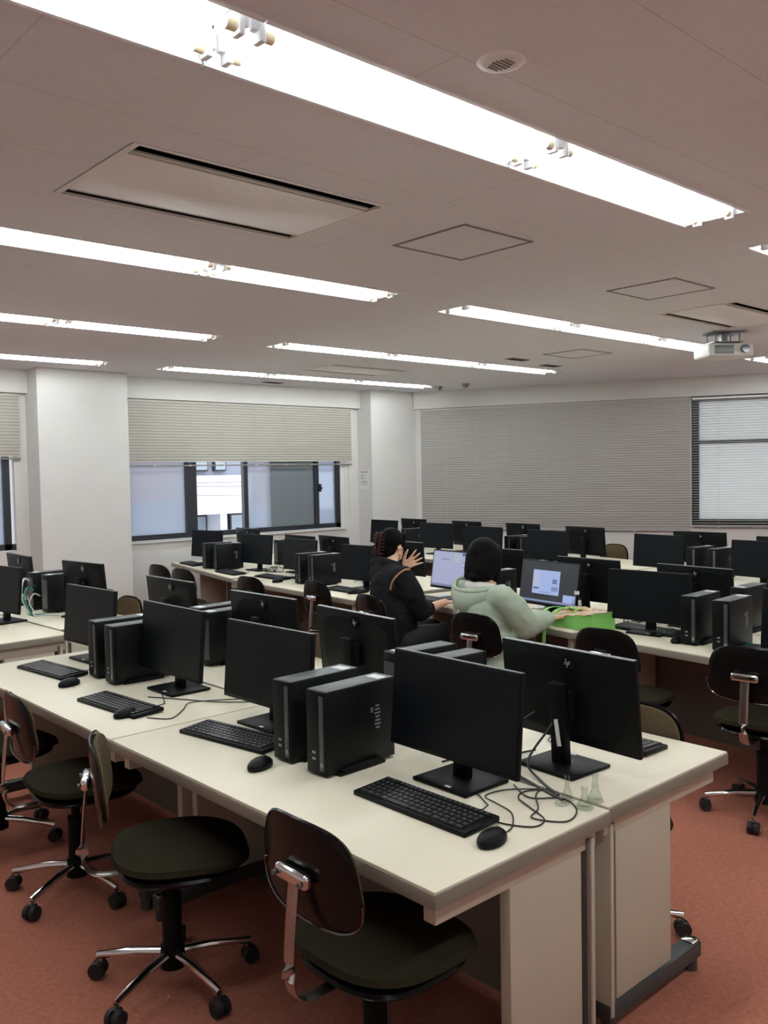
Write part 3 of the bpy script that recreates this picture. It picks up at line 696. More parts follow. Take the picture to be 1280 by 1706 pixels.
KB = [(1.73, 1.765, 0, 'black keyboard nearest the camera, in front of the closest monitor'), (1.715, 2.72, 9, 'black keyboard partly hidden behind the nearest computers'),
 (1.625, 3.45, 5, 'dark keyboard beside a mouse on the second front desk, nearer one'), (1.69, 4.32, 6, 'dark keyboard at the left edge of the second front desk'),
 (2.62, 1.78, 180, 'black keyboard behind the nearest rear-facing monitor'),
 (4.57, 2.78, -5, 'black keyboard under the large dark monitor right of the green bag'), (4.44, 1.90, -3, 'black keyboard at the right edge behind an empty chair'),
 (4.62, 4.60, -6, 'black keyboard on the desk right of the person in black'), (4.44, 3.62, -4, 'black keyboard under the lit blue-window screen'),
 (4.56, 5.50, -3, 'black keyboard left of the person in black'), (4.70, 6.72, -3, 'black keyboard left of the dark computers under the window'),
 (4.66, 7.38, -8, 'black keyboard near the window below a dark monitor'), (4.86, 8.45, -10, 'black keyboard at the far left end of the window desks')]
for x, y, a, lab in KB: place('keyboard', make_keyboard, (x, y, ZD), R(a), lab, 'keyboard', 'black keyboards', 1 if x < 3 else .97)
def make_mouse():
    o = empty('mouse')
    mb = MB(); mb.ell((0, 0, .010), (.056, .033, .026), n=24)
    for v in mb.bm.verts: v.co.z = max(v.co.z, .001)
    b = mb.build('shell', 'black', o)
    MB().box((.030, 0, .0285), (.022, .006, .010), (0, R(25), 0), bev=.002).build('scroll_wheel', 'tstrip', o)
    return o
MS = [(1.69, 1.475, 12, 'black mouse at the front desk corner, its cord looping behind'), (1.60, 2.385, 20, 'black mouse in front of the nearest pair of computers'),
 (1.575, 3.29, 15, 'dark mouse overlapping the nearer keyboard of the second front desk'), (1.63, 3.97, 15, 'dark mouse beside the leftmost front keyboard'),
 (4.385, 2.475, 0, 'black mouse on the right desk beside the near right computers'), (4.50, 5.335, 0, 'black mouse just left of the person in black'), (4.54, 6.42, 0, 'black mouse in front of the dark computers under the window')]
for x, y, a, lab in MS: place('mouse', make_mouse, (x, y, ZD), R(a), lab, 'mouse', 'black computer mice', 1 if x < 3 else 1)

# loose cables: smooth path through points
def smooth_path(pts, n=7):
    P = [Vector(p) for p in pts]; P = [P[0]*2-P[1]]+P+[P[-1]*2-P[-2]]; out = []
    for i in range(1, len(P)-2):
        for k in range(n):
            t = k/n; a, b, c, d = P[i-1:i+3]
            out.append(.5*((2*b)+(c-a)*t+(2*a-5*b+4*c-d)*t*t+(3*b-a-3*c+d)*t**3))
    out.append(P[-2]); return out
def cable(pts, r, mt, label, group=None):
    pts = [(p[0], p[1], p[2] if len(p) > 2 else ZD+r+.001) for p in pts]
    return tag(MB().tube(smooth_path(pts), r, 7).build('cable', mt), label, 'cable', group)
G = 'loose computer cables on the desks'
cable([(1.745, 1.485), (1.80, 1.50), (1.875, 1.565), (1.90, 1.64), (1.92, 1.70), (2.0, 1.69), (2.08, 1.62)], .0020, 'cable', 'thin black mouse cord running from the nearest mouse in a loop', G)
cable([(1.80, 1.60), (1.80, 1.53), (1.84, 1.46), (1.90, 1.47), (1.94, 1.55), (1.975, 1.62), (2.03, 1.64), (2.10, 1.60)], .0022, 'cable', 'black keyboard cord curling past the nearest mouse', G)
cable([(2.09, 1.62), (2.03, 1.60), (1.95, 1.53), (1.885, 1.50), (1.93, 1.42), (2.02, 1.45), (2.06, 1.53), (2.00, 1.60), (2.05, 1.70)], .0022, 'cable', 'black cord loop lying at the gap by the glass trinkets', G)
cable([(2.05, 1.52), (2.10, 1.68), (2.14, 1.80, .72), (2.22, 1.85, .80), (2.28, 1.80, .86)], .004, 'cable', 'thick black cable rising to the nearest rear-facing monitor', G)
cable([(2.07, 1.55), (2.13, 1.66), (2.17, 1.74, .74), (2.27, 1.72, .84)], .004, 'cable', 'second thick black cable rising beside the nearest rear-facing monitor stand', G)
cable([(2.05, 2.00), (2.18, 1.98), (2.25, 1.90), (2.36, 1.86)], .003, 'cable', 'black cable on the desk behind the nearest monitor', G)
cable([(1.62, 3.20), (1.68, 3.12), (1.78, 3.20), (1.86, 3.28), (1.98, 3.22), (2.07, 3.16)], .0022, 'cable', 'dark cable winding from the second front keyboard towards the gap', G)
cable([(1.78, 3.50), (1.86, 3.36), (1.95, 3.20), (2.07, 3.08)], .0022, 'cable', 'dark cable below the monitor at the right end of the second desk', G)
cable([(2.26, 1.70, .86), (2.255, 1.69, .82), (2.25, 1.68, .78)], .007, 'cablew', 'white cable tie hanging below the nearest rear-facing monitor', G)
cable([(2.02, 2.60), (2.12, 2.50), (2.2, 2.42, .80), (2.22, 2.40, .86)], .003, 'cable', 'black cable behind the nearest pair of computers', G)
# far-left cabled pair
for i, (mt, dz, nm) in enumerate([('cablew', .14, 'white'), ('cableg', .08, 'green'), ('cable', .11, 'black'), ('cablew', .05, 'thin white')]):
    cable([(2.405, 6.50-.06*i, .77+dz), (2.35, 6.47-.06*i, .79+dz), (2.31, 6.42-.05*i, .76+dz*.5), (2.325, 6.36-.04*i, .73), (2.30, 6.24-.03*i), (2.37, 6.14), (2.42, 6.04+.04*i)], .0075 if i < 2 else .005, mt, f'{nm} cable hanging at the cabled computers far left', G)

# tangles on the middle and far rows
def tangle(x, y, r, n, label, mts=('cable', 'cablew', 'cable')):
    o = empty('cable_bundle', (x, y, ZD)); tag(o, label, 'cable', 'tangled cable bundles on the desks')
    for k in range(n):
        pts = [(r*math.cos(t*1.3+k)*random.uniform(.4, 1), r*1.6*math.sin(t*1.1+2*k)*random.uniform(.5, 1), .005+.045*random.random()) for t in range(7)]
        MB().tube(smooth_path(pts, 5), .004, 6).build('cable', mts[k % len(mts)], o)
    MB().box((r*.3, r*.4, .02), (.05, .03, .025), (0, 0, .5), bev=.003).build('white_plug', 'white', o)
for x, y, lab in [(5.0, 7.15, 'cable tangle under the window behind the dark monitors'), (4.98, 5.75, 'cable tangle right of the labelled dark computer'), (5.00, 4.35, 'cables and white plugs behind the lavender lit screen'), (4.86, 3.62, 'cables and white plugs behind the blue-window screen'),
                  (4.78, 2.95, 'cable tangle behind the green bag'), (4.76, 2.55, 'cable tangle under the large dark monitor at right'), (7.35, 3.3, 'cables on the far desk below the bright window'), (7.3, 5.5, 'white cables on the far desk above the blue-window screen'), (5.0, 2.0, 'cables at the right edge behind the grey-topped computers'), (2.20, 1.95, 'dark cable tangle by the nearest rear-facing monitor stand')]:
    tangle(x, y, .09, 5, lab)

# ------------------------------------------------------------------ chairs
def make_chair(padm='fabric'):
    def f():
        o = empty('office_chair')
        # faces +x, seat centre above origin
        st = MB().cyl((0, 0, .07), (0, 0, .30), .032, .032, 20); st.cyl((0, 0, .06), (0, 0, .13), .042, .038, 20); st.build('gas_column', 'black', o)
        MB().cyl((0, 0, .30), (0, 0, .40), .018, n=16).build('piston', 'black', o)
        for k in range(5):
            a = 2*PI*k/5+.35; c, s = math.cos(a), math.sin(a)
            mb = MB(); mb.tube([(c*.035, s*.035, .105), (c*.12, s*.12, .100), (c*.245, s*.245, .078), (c*.262, s*.262, .074)], [.016, .015, .011, .011], 10, rz=.013); lg = mb.build('base_leg', 'chrome', o)
            mb = MB(); mb.cyl((c*.252, s*.252, .05), (c*.252, s*.252, .082), .007, n=10)
            mb.build('caster_stem', 'chrome', lg)
            mb = MB(); q = Vector((-s, c, 0)); p = Vector((c*.262, s*.262, .0285))
            mb.cyl(p+q*.006, p+q*.024, .028, .026, 18); mb.cyl(p-q*.006, p-q*.024, .028, .026, 18); mb.cyl(p-q*.01, p+q*.01, .018, n=12); mb.box((p.x-c*.008, p.y-s*.008, .046), (.03, .022, .02), (0, 0, a), bev=.006)
            mb.build('caster', 'rubber', lg)
        mb = MB(); mb.box((-.01, 0, .395), (.20, .16, .03), bev=.008); mb.cyl((.02, .08, .385), (.04, .20, .38), .006, n=8); mb.box((.045, .215, .38), (.03, .05, .012), bev=.004); mb.build('mechanism', 'black', o)
        MB().pad(.195, .200, .030, e=2.8, fn=lambda u, v, w: (u+.035, v, .408+w), dome=.2).build('seat_pan', 'shell', o)
        MB().pad(.218, .225, .082, e=2.7, fn=lambda u, v, w: (.035+u*(1-.25*max(0,-w)/.04), v*(1-.25*max(0,-w)/.04), .446+w+(-.018*max(0, u/.2)**2 if u > 0 else .006*(u/.2)**2)), dome=.45).build('seat', padm if padm != 'olive' else 'fabric', o)
        # flat steel spine
        path = smooth_path([(-.05, 0, .392), (-.19, 0, .388), (-.245, 0, .402), (-.268, 0, .45), (-.264, 0, .55), (-.250, 0, .68)], 6)
        MB().tube(path, .020, 8, rz=.005).build('back_bar', 'steel', o)
        mb = MB(); mb.box((-.249, 0, .700), (.030, .125, .038), bev=.012, seg=4); br = mb.build('back_bracket', 'chrome', o)
        mb = MB()
        for s in (1, -1): mb.cyl((-.2725, s*.05, .698), (-.266, s*.05, .698), .007, n=10)
        mb.build('bolt', 'bracket', br)
        def curve(u, v, w): return (-.226+w*1.0+.8*u*u-.12*(v)+.5*max(0, v)**2, u*(1+.10*(-v/.13)), .708+v)
        def fl(u, v, w): return curve(u, v, w)
        mb = MB(); mb.pad(.186, .128, .014, e=3.3, fn=fl, dome=.1, nr=8, na=56); mb.build('backrest_shell', 'shell', o)
        mb = MB(); mb.pad(.176, .118, .030, e=3.3, fn=lambda u, v, w: curve(u, v, w+.014), dome=.4, nr=8, na=56); mb.build('backrest_pad', 'olive', o)
        # bright bead around the lower rim
        e = 3.3; pts = []
        for k in range(25):
            a = PI+.12+(PI-.24)*k/24; c, s = math.cos(a), math.sin(a)
            u = .187*math.copysign(abs(c)**(2/e), c); v = .129*math.copysign(abs(s)**(2/e), s); pts.append(fl(u, v, -.004))
        MB().tube(pts, .0035, 6).build('rim_bead', 'beadm', o)
        return o
    return f
CH = [(1.465, 1.685, 0, 1, 19, 'nearest office chair, glossy black back with a chrome bracket, at the front desk'),
 (1.37, 2.575, -27, 1, 64, 'office chair left of the nearest one, seen from its side with five chrome legs'),
 (1.42, 3.44, -6, 1, 50, 'third office chair from the right along the front desks'),
 (1.36, 4.16, 6, 1, 0, 'office chair half cut off by the left edge at the front desks'),
 (2.63, 1.76, 178, .95, 46, 'chair tucked under the far side of the nearest desk, olive-brown back showing'),
 (2.60, 3.60, 180, 1, 0, 'chair with olive back showing between two monitor backs'),
 (2.62, 6.14, 176, 1, 0, 'brown-backed chair in front of the left column, left one'),
 (2.56, 5.66, 184, 1, 30, 'brown-backed chair right of the left column'),
 (4.20, 7.57, 4, 1, 0, 'small dark chair back by the wall left of the window desks'),
 (4.16, 7.06, 4, 1, 20, 'small dark chair back next to the one by the wall, window row'),
 (4.20, 6.05, 4, 1, 40, 'empty chair in front of the dark computers under the window, left one'),
 (4.38, 5.38, -4, 1, 0, 'empty chair directly left of the person in black'),
 (4.13, 4.46, -8, 1, 10, 'chair with brown back under the person in black'),
 (4.00, 3.44, 4, 1, 30, 'chair with black back and chrome bracket under the person in the green hoodie'),
 (4.07, 2.60, 3, 1, 0, 'empty chair in front of the green bag'),
 (4.09, 1.87, 6, 1, 25, 'empty chair at the right edge, chrome bracket on its back'),
 (8.05, 5.42, 176, 1, 0, 'rounded brown chair back beyond the farthest monitors')]
for x, y, a, sc, spin, lab in CH:
    o = place('chair', make_chair(), (x, y, 0), R(a), lab, 'chair', 'swivel office chairs', (1, 1, sc))
    for ch in o.children:
        if ch.name.startswith('base_leg'): ch.rotation_euler.z = R(spin)

# ------------------------------------------------------------------ things on the desks
def flask(x, y, label, h=.072, r=.022, tilt=0):
    o = empty('glass_flask', (x, y, ZD)); tag(o, label, 'glass ornament', 'little clear glass pieces at the desk end')
    b = MB().lathe([(0, .001), (r, .001), (r, .004), (r*.95, .008), (r*.36, h*.52), (r*.34, h*.95), (r*.42, h), (r*.30, h), (r*.27, h*.55), (r*.82, .010), (0, .008)], n=20).build('vessel', 'trinket', o)
    MB().lathe([(r*.36, h*.55), (r*.48, h*.57), (r*.36, h*.60)], n=20).build('collar', 'trinket', o)
    return o
flask(2.065, 1.515, 'leftmost small clear glass flask at the desk end', .075, .020)
flask(2.050, 1.445, 'middle small clear glass flask sitting at the edge of the gap', .058, .025)
flask(2.115, 1.455, 'rightmost small clear glass flask, tall neck, on the rear desk', .078, .025)
tag(MB().lathe([(0, .001), (.019, .001), (.021, .005), (.019, .009), (0, .009)], (2.025, 1.505, ZD), 24).build('glass_disc', 'trinket'), 'flat clear glass disc beside the cord loop', 'glass ornament')
# water bottle
o = empty('water_bottle', (4.572, 3.268, ZD)); tag(o, 'clear plastic bottle with a white cap behind the green bag', 'bottle')
MB().lathe([(0, .002), (.028, .002), (.031, .01), (.031, .05), (.029, .055), (.031, .06), (.031, .125), (.028, .145), (.014, .168), (.0125, .18), (.0115, .18), (.013, .167), (.027, .143), (.0295, .12), (.0295, .01), (0, .006)], n=24).build('body', 'bottlep', o)
MB().cyl((0, 0, .172), (0, 0, .192), .0155, n=24).build('cap', 'cap', o)
MB().lathe([(.0313, .065), (.0316, .066), (.0316, .12), (.0313, .121)], n=24).build('label_band', 'bottlep', o)
# tote bag lying on the desk
o = empty('tote_bag', (4.47, 3.15, ZD), R(0)); tag(o, 'bright green tote bag with a colourful print lying on the desk', 'bag')
ang = R(-10); ca, sa = math.cos(ang), math.sin(ang)
def bg_(u, v, z): return (u*ca-v*sa, u*sa+v*ca, z)
def bag_h(a, b):      # a: near->far, b: right->left
    near = .092-.066*b; far = .098-.02*b
    return near+(far-near)*a+.005*math.sin(5*a+4*b)
mb = MB(); nU, nV = 10, 16; top = []; bot = []
for i in range(nU+1):
    tr = []; br_ = []
    for j in range(nV+1):
        u = -.13+.19*i/nU; v = -.20+.40*j/nV
        ht = bag_h(i/nU, j/nV)+.004*math.sin(j*1.7+i)
        ex = .006*math.sin(j*.9)*(1 if i in (0, nU) else 0)
        tr.append(mb.bm.verts.new(bg_(u+ex, v, ht+.012))); br_.append(mb.bm.verts.new(bg_(u+ex, v, .003)))
    top.append(tr); bot.append(br_)
for i in range(nU):
    for j in range(nV):
        mb.bm.faces.new((bot[i][j], bot[i][j+1], bot[i+1][j+1], bot[i+1][j]))
side = MB()
for (a, b) in ((top, bot),):
    for i in range(nU): 
        mb.bm.faces.new((top[i][0], top[i+1][0], bot[i+1][0], bot[i][0])); mb.bm.faces.new((top[i][nV], bot[i][nV], bot[i+1][nV], top[i+1][nV]))
    for j in range(nV):
        mb.bm.faces.new((top[0][j], bot[0][j], bot[0][j+1], top[0][j+1])); mb.bm.faces.new((top[nU][j], top[nU][j+1], bot[nU][j+1], bot[nU][j]))
mb.build('gusset', 'bag', o); side.bm.free()
mb = MB(); V = []
for i in range(nU+1): V.append([mb.bm.verts.new(bg_(-.135+.20*i/nU, -.205+.41*j/nV, bag_h(i/nU, j/nV)+.004*math.sin(j*1.7+i)+.0145)) for j in range(nV+1)])
for i in range(nU):
    for j in range(nV): mb.bm.faces.new((V[i][j], V[i+1][j], V[i+1][j+1], V[i][j+1]))
p = mb.build('printed_panel', 'art', o); sm = p.modifiers.new('thick', 'SOLIDIFY'); sm.thickness = .003
for dy, sw in ((.09, .0), (.17, .02)):
    pts = smooth_path([bg_(.02, dy, .09), bg_(-.06, dy+.03, .10), bg_(-.14, dy+.02, .085), bg_(-.20, dy+.01, .03), bg_(-.235, dy, -.05), bg_(-.24, dy-.01+sw, -.14)], 5)
    MB().tube(pts, .011, 8, rz=.0025).build('handle', 'bag', o)
MB().tube(smooth_path([bg_(.03, .06, .085), bg_(.0, .02, .10), bg_(-.02, .08, .105), bg_(.03, .15, .09)], 6), .013, 8, rz=.003).build('handle', 'bag', o)
tag(MB().box((4.86, 3.28, ZD+.02), (.06, .05, .04), (0, 0, .4), bev=.012).build('tissue_pack', 'tissue'), 'small pale blue tissue pack behind the green bag', 'tissue pack')
for x, y, a, lab in [(4.90, 3.72, .3, 'grey paper sheets on the desk behind the lit blue-window screen'), (4.78, 4.62, -.1, 'white papers on the desk beside the lavender lit screen'), (6.98, 4.55, .1, 'pale crumpled papers on the far desk above the big dark monitor')]:
    mb = MB(); mb.box((x, y, ZD+.004), (.16, .22, .006), (0, 0, a)); mb.box((x+.01, y-.02, ZD+.009), (.15, .2, .004), (0, 0, a+.15)); tag(mb.build('paper_stack', 'label', smooth=False), lab, 'papers', 'loose paper on the desks')
tag(MB().tube(smooth_path([(4.56, 2.42, ZD+.01), (4.5, 2.05, ZD+.02), (4.6, 1.98, ZD+.01), (4.68, 2.05, ZD+.015), (4.72, 1.95, ZD+.01)], 6), .006, 7).build('cable', 'teal'), 'dark teal cable right of the grey-topped computers', 'cable', G)

# ------------------------------------------------------------------ people
def organic(mb, name, mt, parent, voxel=.006, smooth=4, disp=None):
    o = mb.build(name, mt, parent)
    rm = o.modifiers.new('remesh', 'REMESH'); rm.mode = 'VOXEL'; rm.voxel_size = voxel; rm.use_smooth_shade = True
    s = o.modifiers.new('smooth', 'SMOOTH'); s.factor = .5; s.iterations = smooth
    if disp:
        tx = bpy.data.textures.new(name+'_folds', 'CLOUDS'); tx.noise_scale = disp[1]; tx.noise_depth = 1
        d = o.modifiers.new('folds', 'DISPLACE'); d.texture = tx; d.strength = disp[0]; d.mid_level = .5; d.texture_coords = 'GLOBAL'
        s2 = o.modifiers.new('smooth2', 'SMOOTH'); s2.factor = .5; s2.iterations = 2
    return o
V3 = Vector
def hand(mb, wrist, fwd, palm_n, side, spread=.12, curl=.25, L=.172, nails=None):
    """palm + five fingers; fwd: wrist->fingers, palm_n: direction the palm faces, side: +1/-1 thumb side"""
    f = V3(fwd).normalized(); n = V3(palm_n); n = (n-f*n.dot(f)).normalized(); s = f.cross(n).normalized()*side
    w_ = V3(wrist); pl = L*.52
    for k in (-1.5, -.5, .5, 1.5):
        mb.cap(w_+f*.012+s*k*.009, w_+f*pl+s*k*.0185, .0125, .0105)
    tips = []
    for k, ln in ((1.5, .43), (.5, .48), (-.5, .45), (-1.5, .35)):
        b = w_+f*pl+s*k*.0185; d = (f+s*spread*k*.9).normalized(); l = L*ln; pts = [b]; a = 0
        for j, fr in enumerate((.45, .30, .25)):
            a += curl*(.5 if j == 0 else 1); dd = d*math.cos(a)+n*math.sin(a); pts.append(pts[-1]+dd*l*fr)
        mb.chain(pts, [.0092, .0085, .0078, .0068]); tips.append((pts[-1], (pts[-1]-pts[-2]).normalized(), n))
    b = w_+f*.028+s*.026; d = (f*.62+s*.75+n*.18).normalized(); p1 = b+d*.036; p2 = p1+(d+f*.35).normalized()*.03; p3 = p2+(d+f*.7).normalized()*.024
    mb.chain([b, p1, p2, p3], [.0135, .0115, .010, .008]); tips.append((p3, (p3-p2).normalized(), n))
    return tips
def nails(tips, parent):
    for p, d, n in tips: MB().cap(p+d*.001-n*.0035, p+d*.013-n*.0035, .0048, .0035).build('fingernail', 'nail', parent)

def head(mb, c, yaw, pitch=0):
    """returns transform for head-local coordinates: x forward, y left, z up; c = head centre"""
    Rm = Euler((0, pitch, yaw)).to_matrix(); c = V3(c)
    T = lambda x, y, z: c+Rm@V3((x, y, z))
    eu = (0, pitch, yaw)
    mb.ell(T(-.01, 0, .025), (.090, .070, .085), eu); mb.ell(T(.028, 0, -.012), (.058, .058, .075), eu)
    mb.cap(T(.045, .018, -.075), T(.045, -.018, -.075), .026, .026); mb.cap(T(.02, .048, -.05), T(.055, .012, -.085), .018, .016); mb.cap(T(.02, -.048, -.05), T(.055, -.012, -.085), .018, .016)
    mb.cap(T(.084, 0, .012), T(.100, 0, -.022), .008, .011); mb.cap(T(.086, .012, -.055), T(.086, -.012, -.055), .008, .008)
    mb.cap(T(.075, .03, .022), T(.078, .012, .026), .008, .007); mb.cap(T(.075, -.03, .022), T(.078, -.012, .026), .008, .007)
    for s in (1, -1):
        mb.ell(T(-.002, s*.070, -.004), (.019, .007, .030), (s*.15, pitch-.2, yaw), n=14)
    return T
def face(T, parent, yaw):
    mb = MB()
    for s in (1, -1): mb.ell(T(.080, s*.030, .008), (.006, .011, .006), (0, 0, yaw), n=12)
    mb.build('eyes', 'eye', parent)
    mb = MB()
    for s in (1, -1): mb.tube([T(.083, s*.016, .028), T(.082, s*.03, .033), T(.074, s*.045, .028)], .0025, 6)
    mb.build('eyebrows', 'hair', parent)
    mb = MB(); mb.tube([T(.090, .020, -.054), T(.0955, 0, -.053), T(.090, -.020, -.054)], .0045, 8); mb.build('lips', 'lip', parent)

# --- person in black
o = empty('person', (4.13, 4.46, 0)); pc = V3((4.13, 4.46, 0)); o['label'] = 'person in a black hoodie with clipped-up dark hair, one hand raised by the face'; o['category'] = 'person'
r = lambda x, y, z: V3((x, y, z))-pc
hips = r(4.14, 4.47, .52); chest = r(4.16, 4.52, .82); neck = r(4.24, 4.62, 1.0); hc = r(4.315, 4.665, 1.125)
hd = V3((.95, -.25, 0)).normalized(); sd = V3((-.25, -.95, 0)).normalized()      # heading, right side
Rs = r(4.115, 4.36, .945); Ls = r(4.26, 4.70, .945); Re = r(4.215, 4.29, .70); Rw = r(4.44, 4.28, .740)
Le = r(4.50, 4.80, .76); Lw = r(4.425, 4.685, .955)
mb = MB()
T = head(mb, hc, R(-2), R(8))
mb.cap(hc+V3((0, 0, -.04)), neck+V3((0, 0, -.02)), .046, .050)
mb.chain([neck+V3((0, 0, -.03)), chest, hips], [.075, .125, .145]); mb.cap(Rs, Ls, .055, .055)
mb.chain([Rs, Re, Rw], [.048, .042, .026]); mb.chain([Ls, Le, Lw], [.048, .042, .027])
rt = hand(mb, Rw, (.9, -.1, -.08), (0, 0, -1), 1, spread=.08, curl=.30)
lt = hand(mb, Lw, (.60, -.50, .50), (-.6, -.6, .15), -1, spread=.26, curl=.10, L=.152)
kR = r(4.55, 4.33, .50); kL = r(4.58, 4.55, .50); aR = r(4.52, 4.33, .09); aL = r(4.56, 4.56, .09)
mb.chain([hips+V3((0, -.09, -.02)), kR, aR], [.085, .062, .038]); mb.chain([hips+V3((0, .09, -.02)), kL, aL], [.085, .062, .038])
body = organic(mb, 'body', 'skin', o, .0042, 3)
face(T, o, R(-2)); nails(rt+lt, o)
mb = MB()
mb.chain([neck+V3((-.01, 0, -.05)), chest+V3((-.01, 0, .03)), r(4.13, 4.47, .66), hips+V3((0, 0, -.01))], [.088, .150, .160, .165])
mb.ell(chest+V3((-.01, 0, .02)), (.125, .185, .17), (0, 0, R(-20))); mb.cap(Rs+V3((0, .02, -.005)), Ls+V3((0, -.02, -.005)), .072, .072)
mb.ell(r(4.13, 4.49, .62), (.135, .175, .15), (0, 0, R(-15)))
mb.chain([Rs, Rs*.55+Re*.45+V3((-.01, -.02, 0)), Re, Re*.72+Rw*.28], [.075, .078, .068, .054]); mb.chain([Ls, Ls*.5+Le*.5, Le, Le*.35+Lw*.65], [.072, .070, .062, .050])
# folded hood behind the neck
mb.chain([neck+V3((.01, -.085, -.01)), neck+V3((-.085, -.045, .015)), neck+V3((-.080, .06, .015)), neck+V3((-.0, .095, -.01))], [.032, .044, .046, .034])
mb.ell(neck+V3((-.10, .01, -.07)), (.06, .11, .09), (0, 0, R(-20)))
organic(mb, 'hoodie', 'hoodb', o, .008, 5, (.012, .06))
mb = MB()
RR, TC = V3((.74, -.67, 0)), V3((-.67, -.74, .08))
sp = [Rs+RR*dx+V3((0, 0, dz))+TC*dt for dx, dz, dt in ((-.085, -.085, .055), (-.072, -.035, .068), (-.035, .012, .072), (.012, .045, .058), (.05, .048, .04))]
mb.tube(smooth_path(sp, 5), .007, 8, rz=.006); mb.build('sleeve_stripe', 'stripe', o)
mb = MB(); mb.chain([hips+V3((0, -.09, -.02)), kR, aR], [.100, .078, .055]); mb.chain([hips+V3((0, .09, -.02)), kL, aL], [.100, .078, .055]); mb.ell(hips+V3((0, 0, -.01)), (.13, .16, .09))
organic(mb, 'trousers', 'trousers', o, .009, 4)
mb = MB()
for a in (aR, aL): mb.cap(a+V3((-.02, 0, -.05)), a+V3((.15, 0, -.055)), .036, .030)
organic(mb, 'shoes', 'shoe', o, .008, 2)
mb = MB()
def hp(x, y, z): return T(x, y, z)
eu = (0, R(8), R(-2))
mb.ell(hp(-.025, 0, .040), (.098, .083, .090), eu); mb.ell(hp(-.05, 0, -.02), (.062, .068, .082), eu); mb.cap(hp(.045, .045, .070), hp(.05, -.045, .070), .030, .030)
mb.cap(hp(.045, -.060, .05), hp(.055, -.064, -.06), .012, .006); mb.cap(hp(.045, .060, .05), hp(.055, .064, -.06), .012, .006)
mb.chain([hp(-.10, 0, -.05), hp(-.125, .005, .0), hp(-.115, 0, .06)], [.022, .034, .028])
hr = organic(mb, 'hair', 'hair', o, .006, 3, (.006, .015))
mb = MB()
for s in (1, -1):
    for k in range(6): mb.tube([hp(-.135, s*.012, .065-k*.024), hp(-.160, s*.024, .062-k*.024), hp(-.158, s*.040, .058-k*.024), hp(-.125, s*.050, .055-k*.024)], [.006, .006, .005, .003], 6)
    mb.cap(hp(-.145, s*.018, .078), hp(-.145, s*.018, -.075), .010, .010)
mb.build('hair_clip', 'clip', hr)

# --- person in green hoodie
o = empty('person', (4.00, 3.44, 0)); pc = V3((4.00, 3.44, 0)); o['label'] = 'person in a sage green hoodie with black bobbed hair, reaching to the green bag'; o['category'] = 'person'
r = lambda x, y, z: V3((x, y, z))-pc
yaw = R(10)
hips = r(4.00, 3.47, .52); chest = r(3.99, 3.51, .80); neck = r(4.045, 3.56, .985); hc = r(4.075, 3.585, 1.115)
Rs = r(3.965, 3.345, .915); Ls = r(4.00, 3.70, .915); Re = r(4.06, 3.27, .745); Rw = r(4.235, 3.235, .765)
Le = r(4.14, 3.80, .72); Lw = r(4.36, 3.78, .745)
mb = MB(); T = head(mb, hc, yaw, R(14))
mb.cap(hc+V3((-.01, 0, -.04)), neck+V3((0, 0, -.02)), .050, .055)
mb.chain([neck+V3((0, 0, -.04)), chest, hips], [.075, .125, .145]); mb.cap(Rs, Ls, .05, .05)
mb.chain([Rs, Re, Rw], [.045, .040, .026]); mb.chain([Ls, Le, Lw], [.045, .040, .026])
rt = hand(mb, Rw, (.88, -.02, .02), (.1, 0, -1), 1, spread=.10, curl=.35); lt = hand(mb, Lw, (.95, -.1, -.1), (0, 0, -1), -1, spread=.08, curl=.30)
kR = r(4.42, 3.40, .50); kL = r(4.44, 3.62, .50); aR = r(4.38, 3.40, .09); aL = r(4.40, 3.62, .09)
mb.chain([hips+V3((0, -.09, -.02)), kR, aR], [.085, .062, .038]); mb.chain([hips+V3((0, .09, -.02)), kL, aL], [.085, .062, .038])
body = organic(mb, 'body', 'skin', o, .0042, 3)
face(T, o, yaw); nails(rt+lt, o)
mb = MB()
mb.chain([neck+V3((-.01, 0, -.08)), chest, r(3.985, 3.47, .62), hips+V3((-.01, 0, -.02))], [.085, .150, .165, .170])
mb.ell(chest+V3((0, 0, .0)), (.130, .190, .16), (0, 0, R(12))); mb.ell(r(3.97, 3.46, .60), (.150, .195, .16), (0, 0, R(8))); mb.ell(r(3.95, 3.42, .50), (.15, .20, .10), (0, 0, R(8)))
mb.cap(Rs+V3((0, .03, -.015)), Ls+V3((0, -.03, -.015)), .070, .070)
mb.chain([Rs+V3((0, 0, -.01)), Rs*.5+Re*.5+V3((-.01, -.015, .01)), Re+V3((0, -.005, .0)), Re*.35+Rw*.65, Rw], [.078, .083, .080, .062, .044])
mb.chain([Ls, Ls*.5+Le*.5, Le, Lw], [.078, .078, .070, .045])
organic(mb, 'hoodie', 'hoodg', o, .007, 5, (.020, .085))
for w_ in ((Rw, V3((.9, -.1, .05))),):
    mb = MB(); mb.cap(w_[0]-w_[1]*.012, w_[0]+w_[1]*.016, .037, .034); organic(mb, 'cuff', 'hoodg', o, .005, 2)
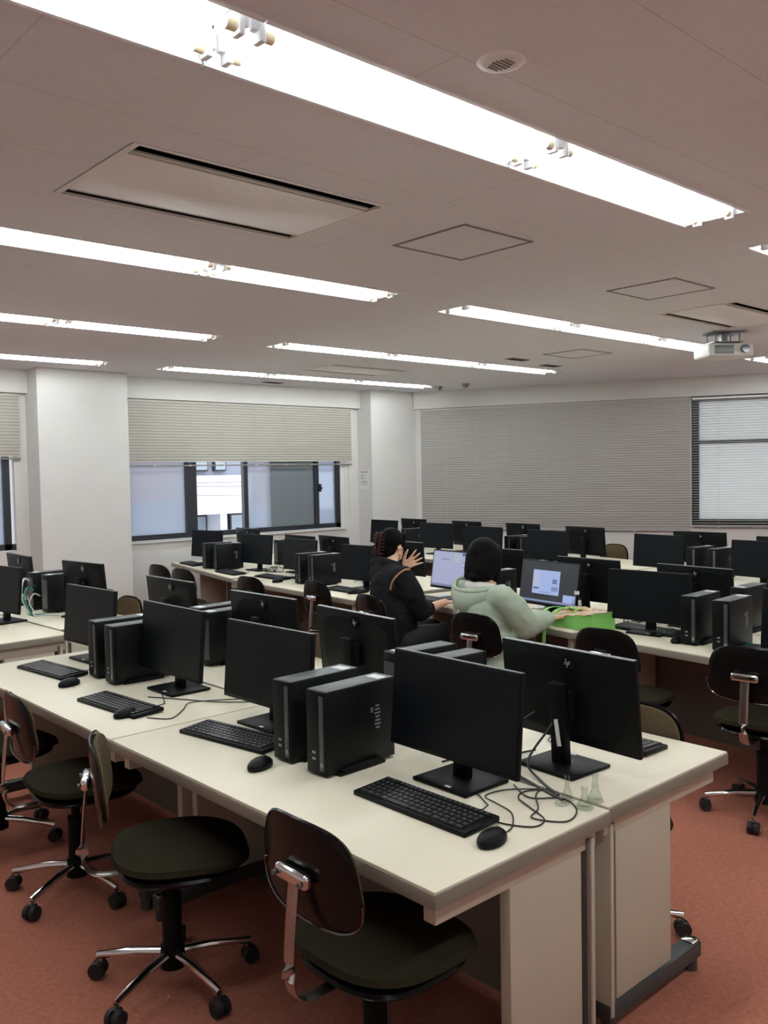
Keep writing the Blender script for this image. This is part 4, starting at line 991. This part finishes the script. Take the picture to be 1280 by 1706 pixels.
# hood: bag of cloth draped behind the shoulders with a rolled rim
mb = MB(); hb = neck
rim = [(.03, -.125, -.035), (-.045, -.145, -.030), (-.13, -.110, -.045), (-.175, -.02, -.055), (-.165, .09, -.045), (-.10, .150, -.015), (-.02, .150, .0), (.045, .115, -.015)]
mb2 = MB(); mb2.tube(smooth_path([hb+V3(p)+V3((0, 0, .008)) for p in rim], 5), .013, 8)
prev = None; Rp = smooth_path([hb+V3(p) for p in rim], 4); n_ = len(Rp); tipp = hb+V3((-.12, .00, -.235))
rows = []
for k in range(7):
    t = k/6; row = []
    for i, p in enumerate(Rp):
        a = i/(n_-1); q = p.lerp(tipp+V3((0, (a-.5)*.20, .10*abs(2*a-1)**1.5)), t)
        bul = math.sin(PI*min(1, t*1.1))*.042
        q = q+V3((-bul*math.sin(PI*a), (a-.5)*bul*1.2, 0)); row.append(mb.bm.verts.new(q))
    rows.append(row)
for a, b in zip(rows, rows[1:]):
    for i in range(n_-1): mb.bm.faces.new((a[i], a[i+1], b[i+1], b[i]))
hood = mb.build('hood', 'hoodg', o)
so = hood.modifiers.new('thick', 'SOLIDIFY'); so.thickness = .014; so.offset = -1; ss = hood.modifiers.new('subd', 'SUBSURF'); ss.levels = 1; ss.render_levels = 2
mb2.build('hood_rim', 'hoodg', hood)
mb = MB(); mb.chain([neck+V3((-.04, -.085, -.035)), neck+V3((-.075, -.02, -.03)), neck+V3((-.07, .06, -.03)), neck+V3((-.02, .10, -.035))], [.030, .036, .036, .030]); mb.ell(neck+V3((-.05, 0, -.09)), (.09, .13, .06))
organic(mb, 'shirt_collar', 'shirt', o, .006, 3)
mb = MB(); mb.chain([hips+V3((0, -.09, -.02)), kR, aR], [.100, .078, .055]); mb.chain([hips+V3((0, .09, -.02)), kL, aL], [.100, .078, .055])
organic(mb, 'trousers', 'trousers', o, .009, 4)
mb = MB()
for a in (aR, aL): mb.cap(a+V3((-.02, 0, -.05)), a+V3((.15, 0, -.055)), .036, .030)
organic(mb, 'shoes', 'shoe', o, .008, 2)
mb = MB(); eu = (0, R(14), yaw)
mb.ell(T(-.018, 0, .030), (.106, .098, .100), eu)
mb.cap(T(-.030, .018, .0), T(-.040, .022, -.075), .088, .080); mb.cap(T(-.030, -.018, .0), T(-.040, -.022, -.075), .088, .080); mb.cap(T(.05, .05, .07), T(.055, -.05, .07), .030, .030)
for s in (1, -1): mb.chain([T(.015, s*.072, .03), T(.015, s*.078, -.04), T(.012, s*.080, -.115)], [.036, .034, .022])
mb.chain([T(-.055, -.070, -.115), T(-.090, 0, -.125), T(-.055, .070, -.115)], [.028, .032, .028])
organic(mb, 'hair', 'hair', o, .006, 10)
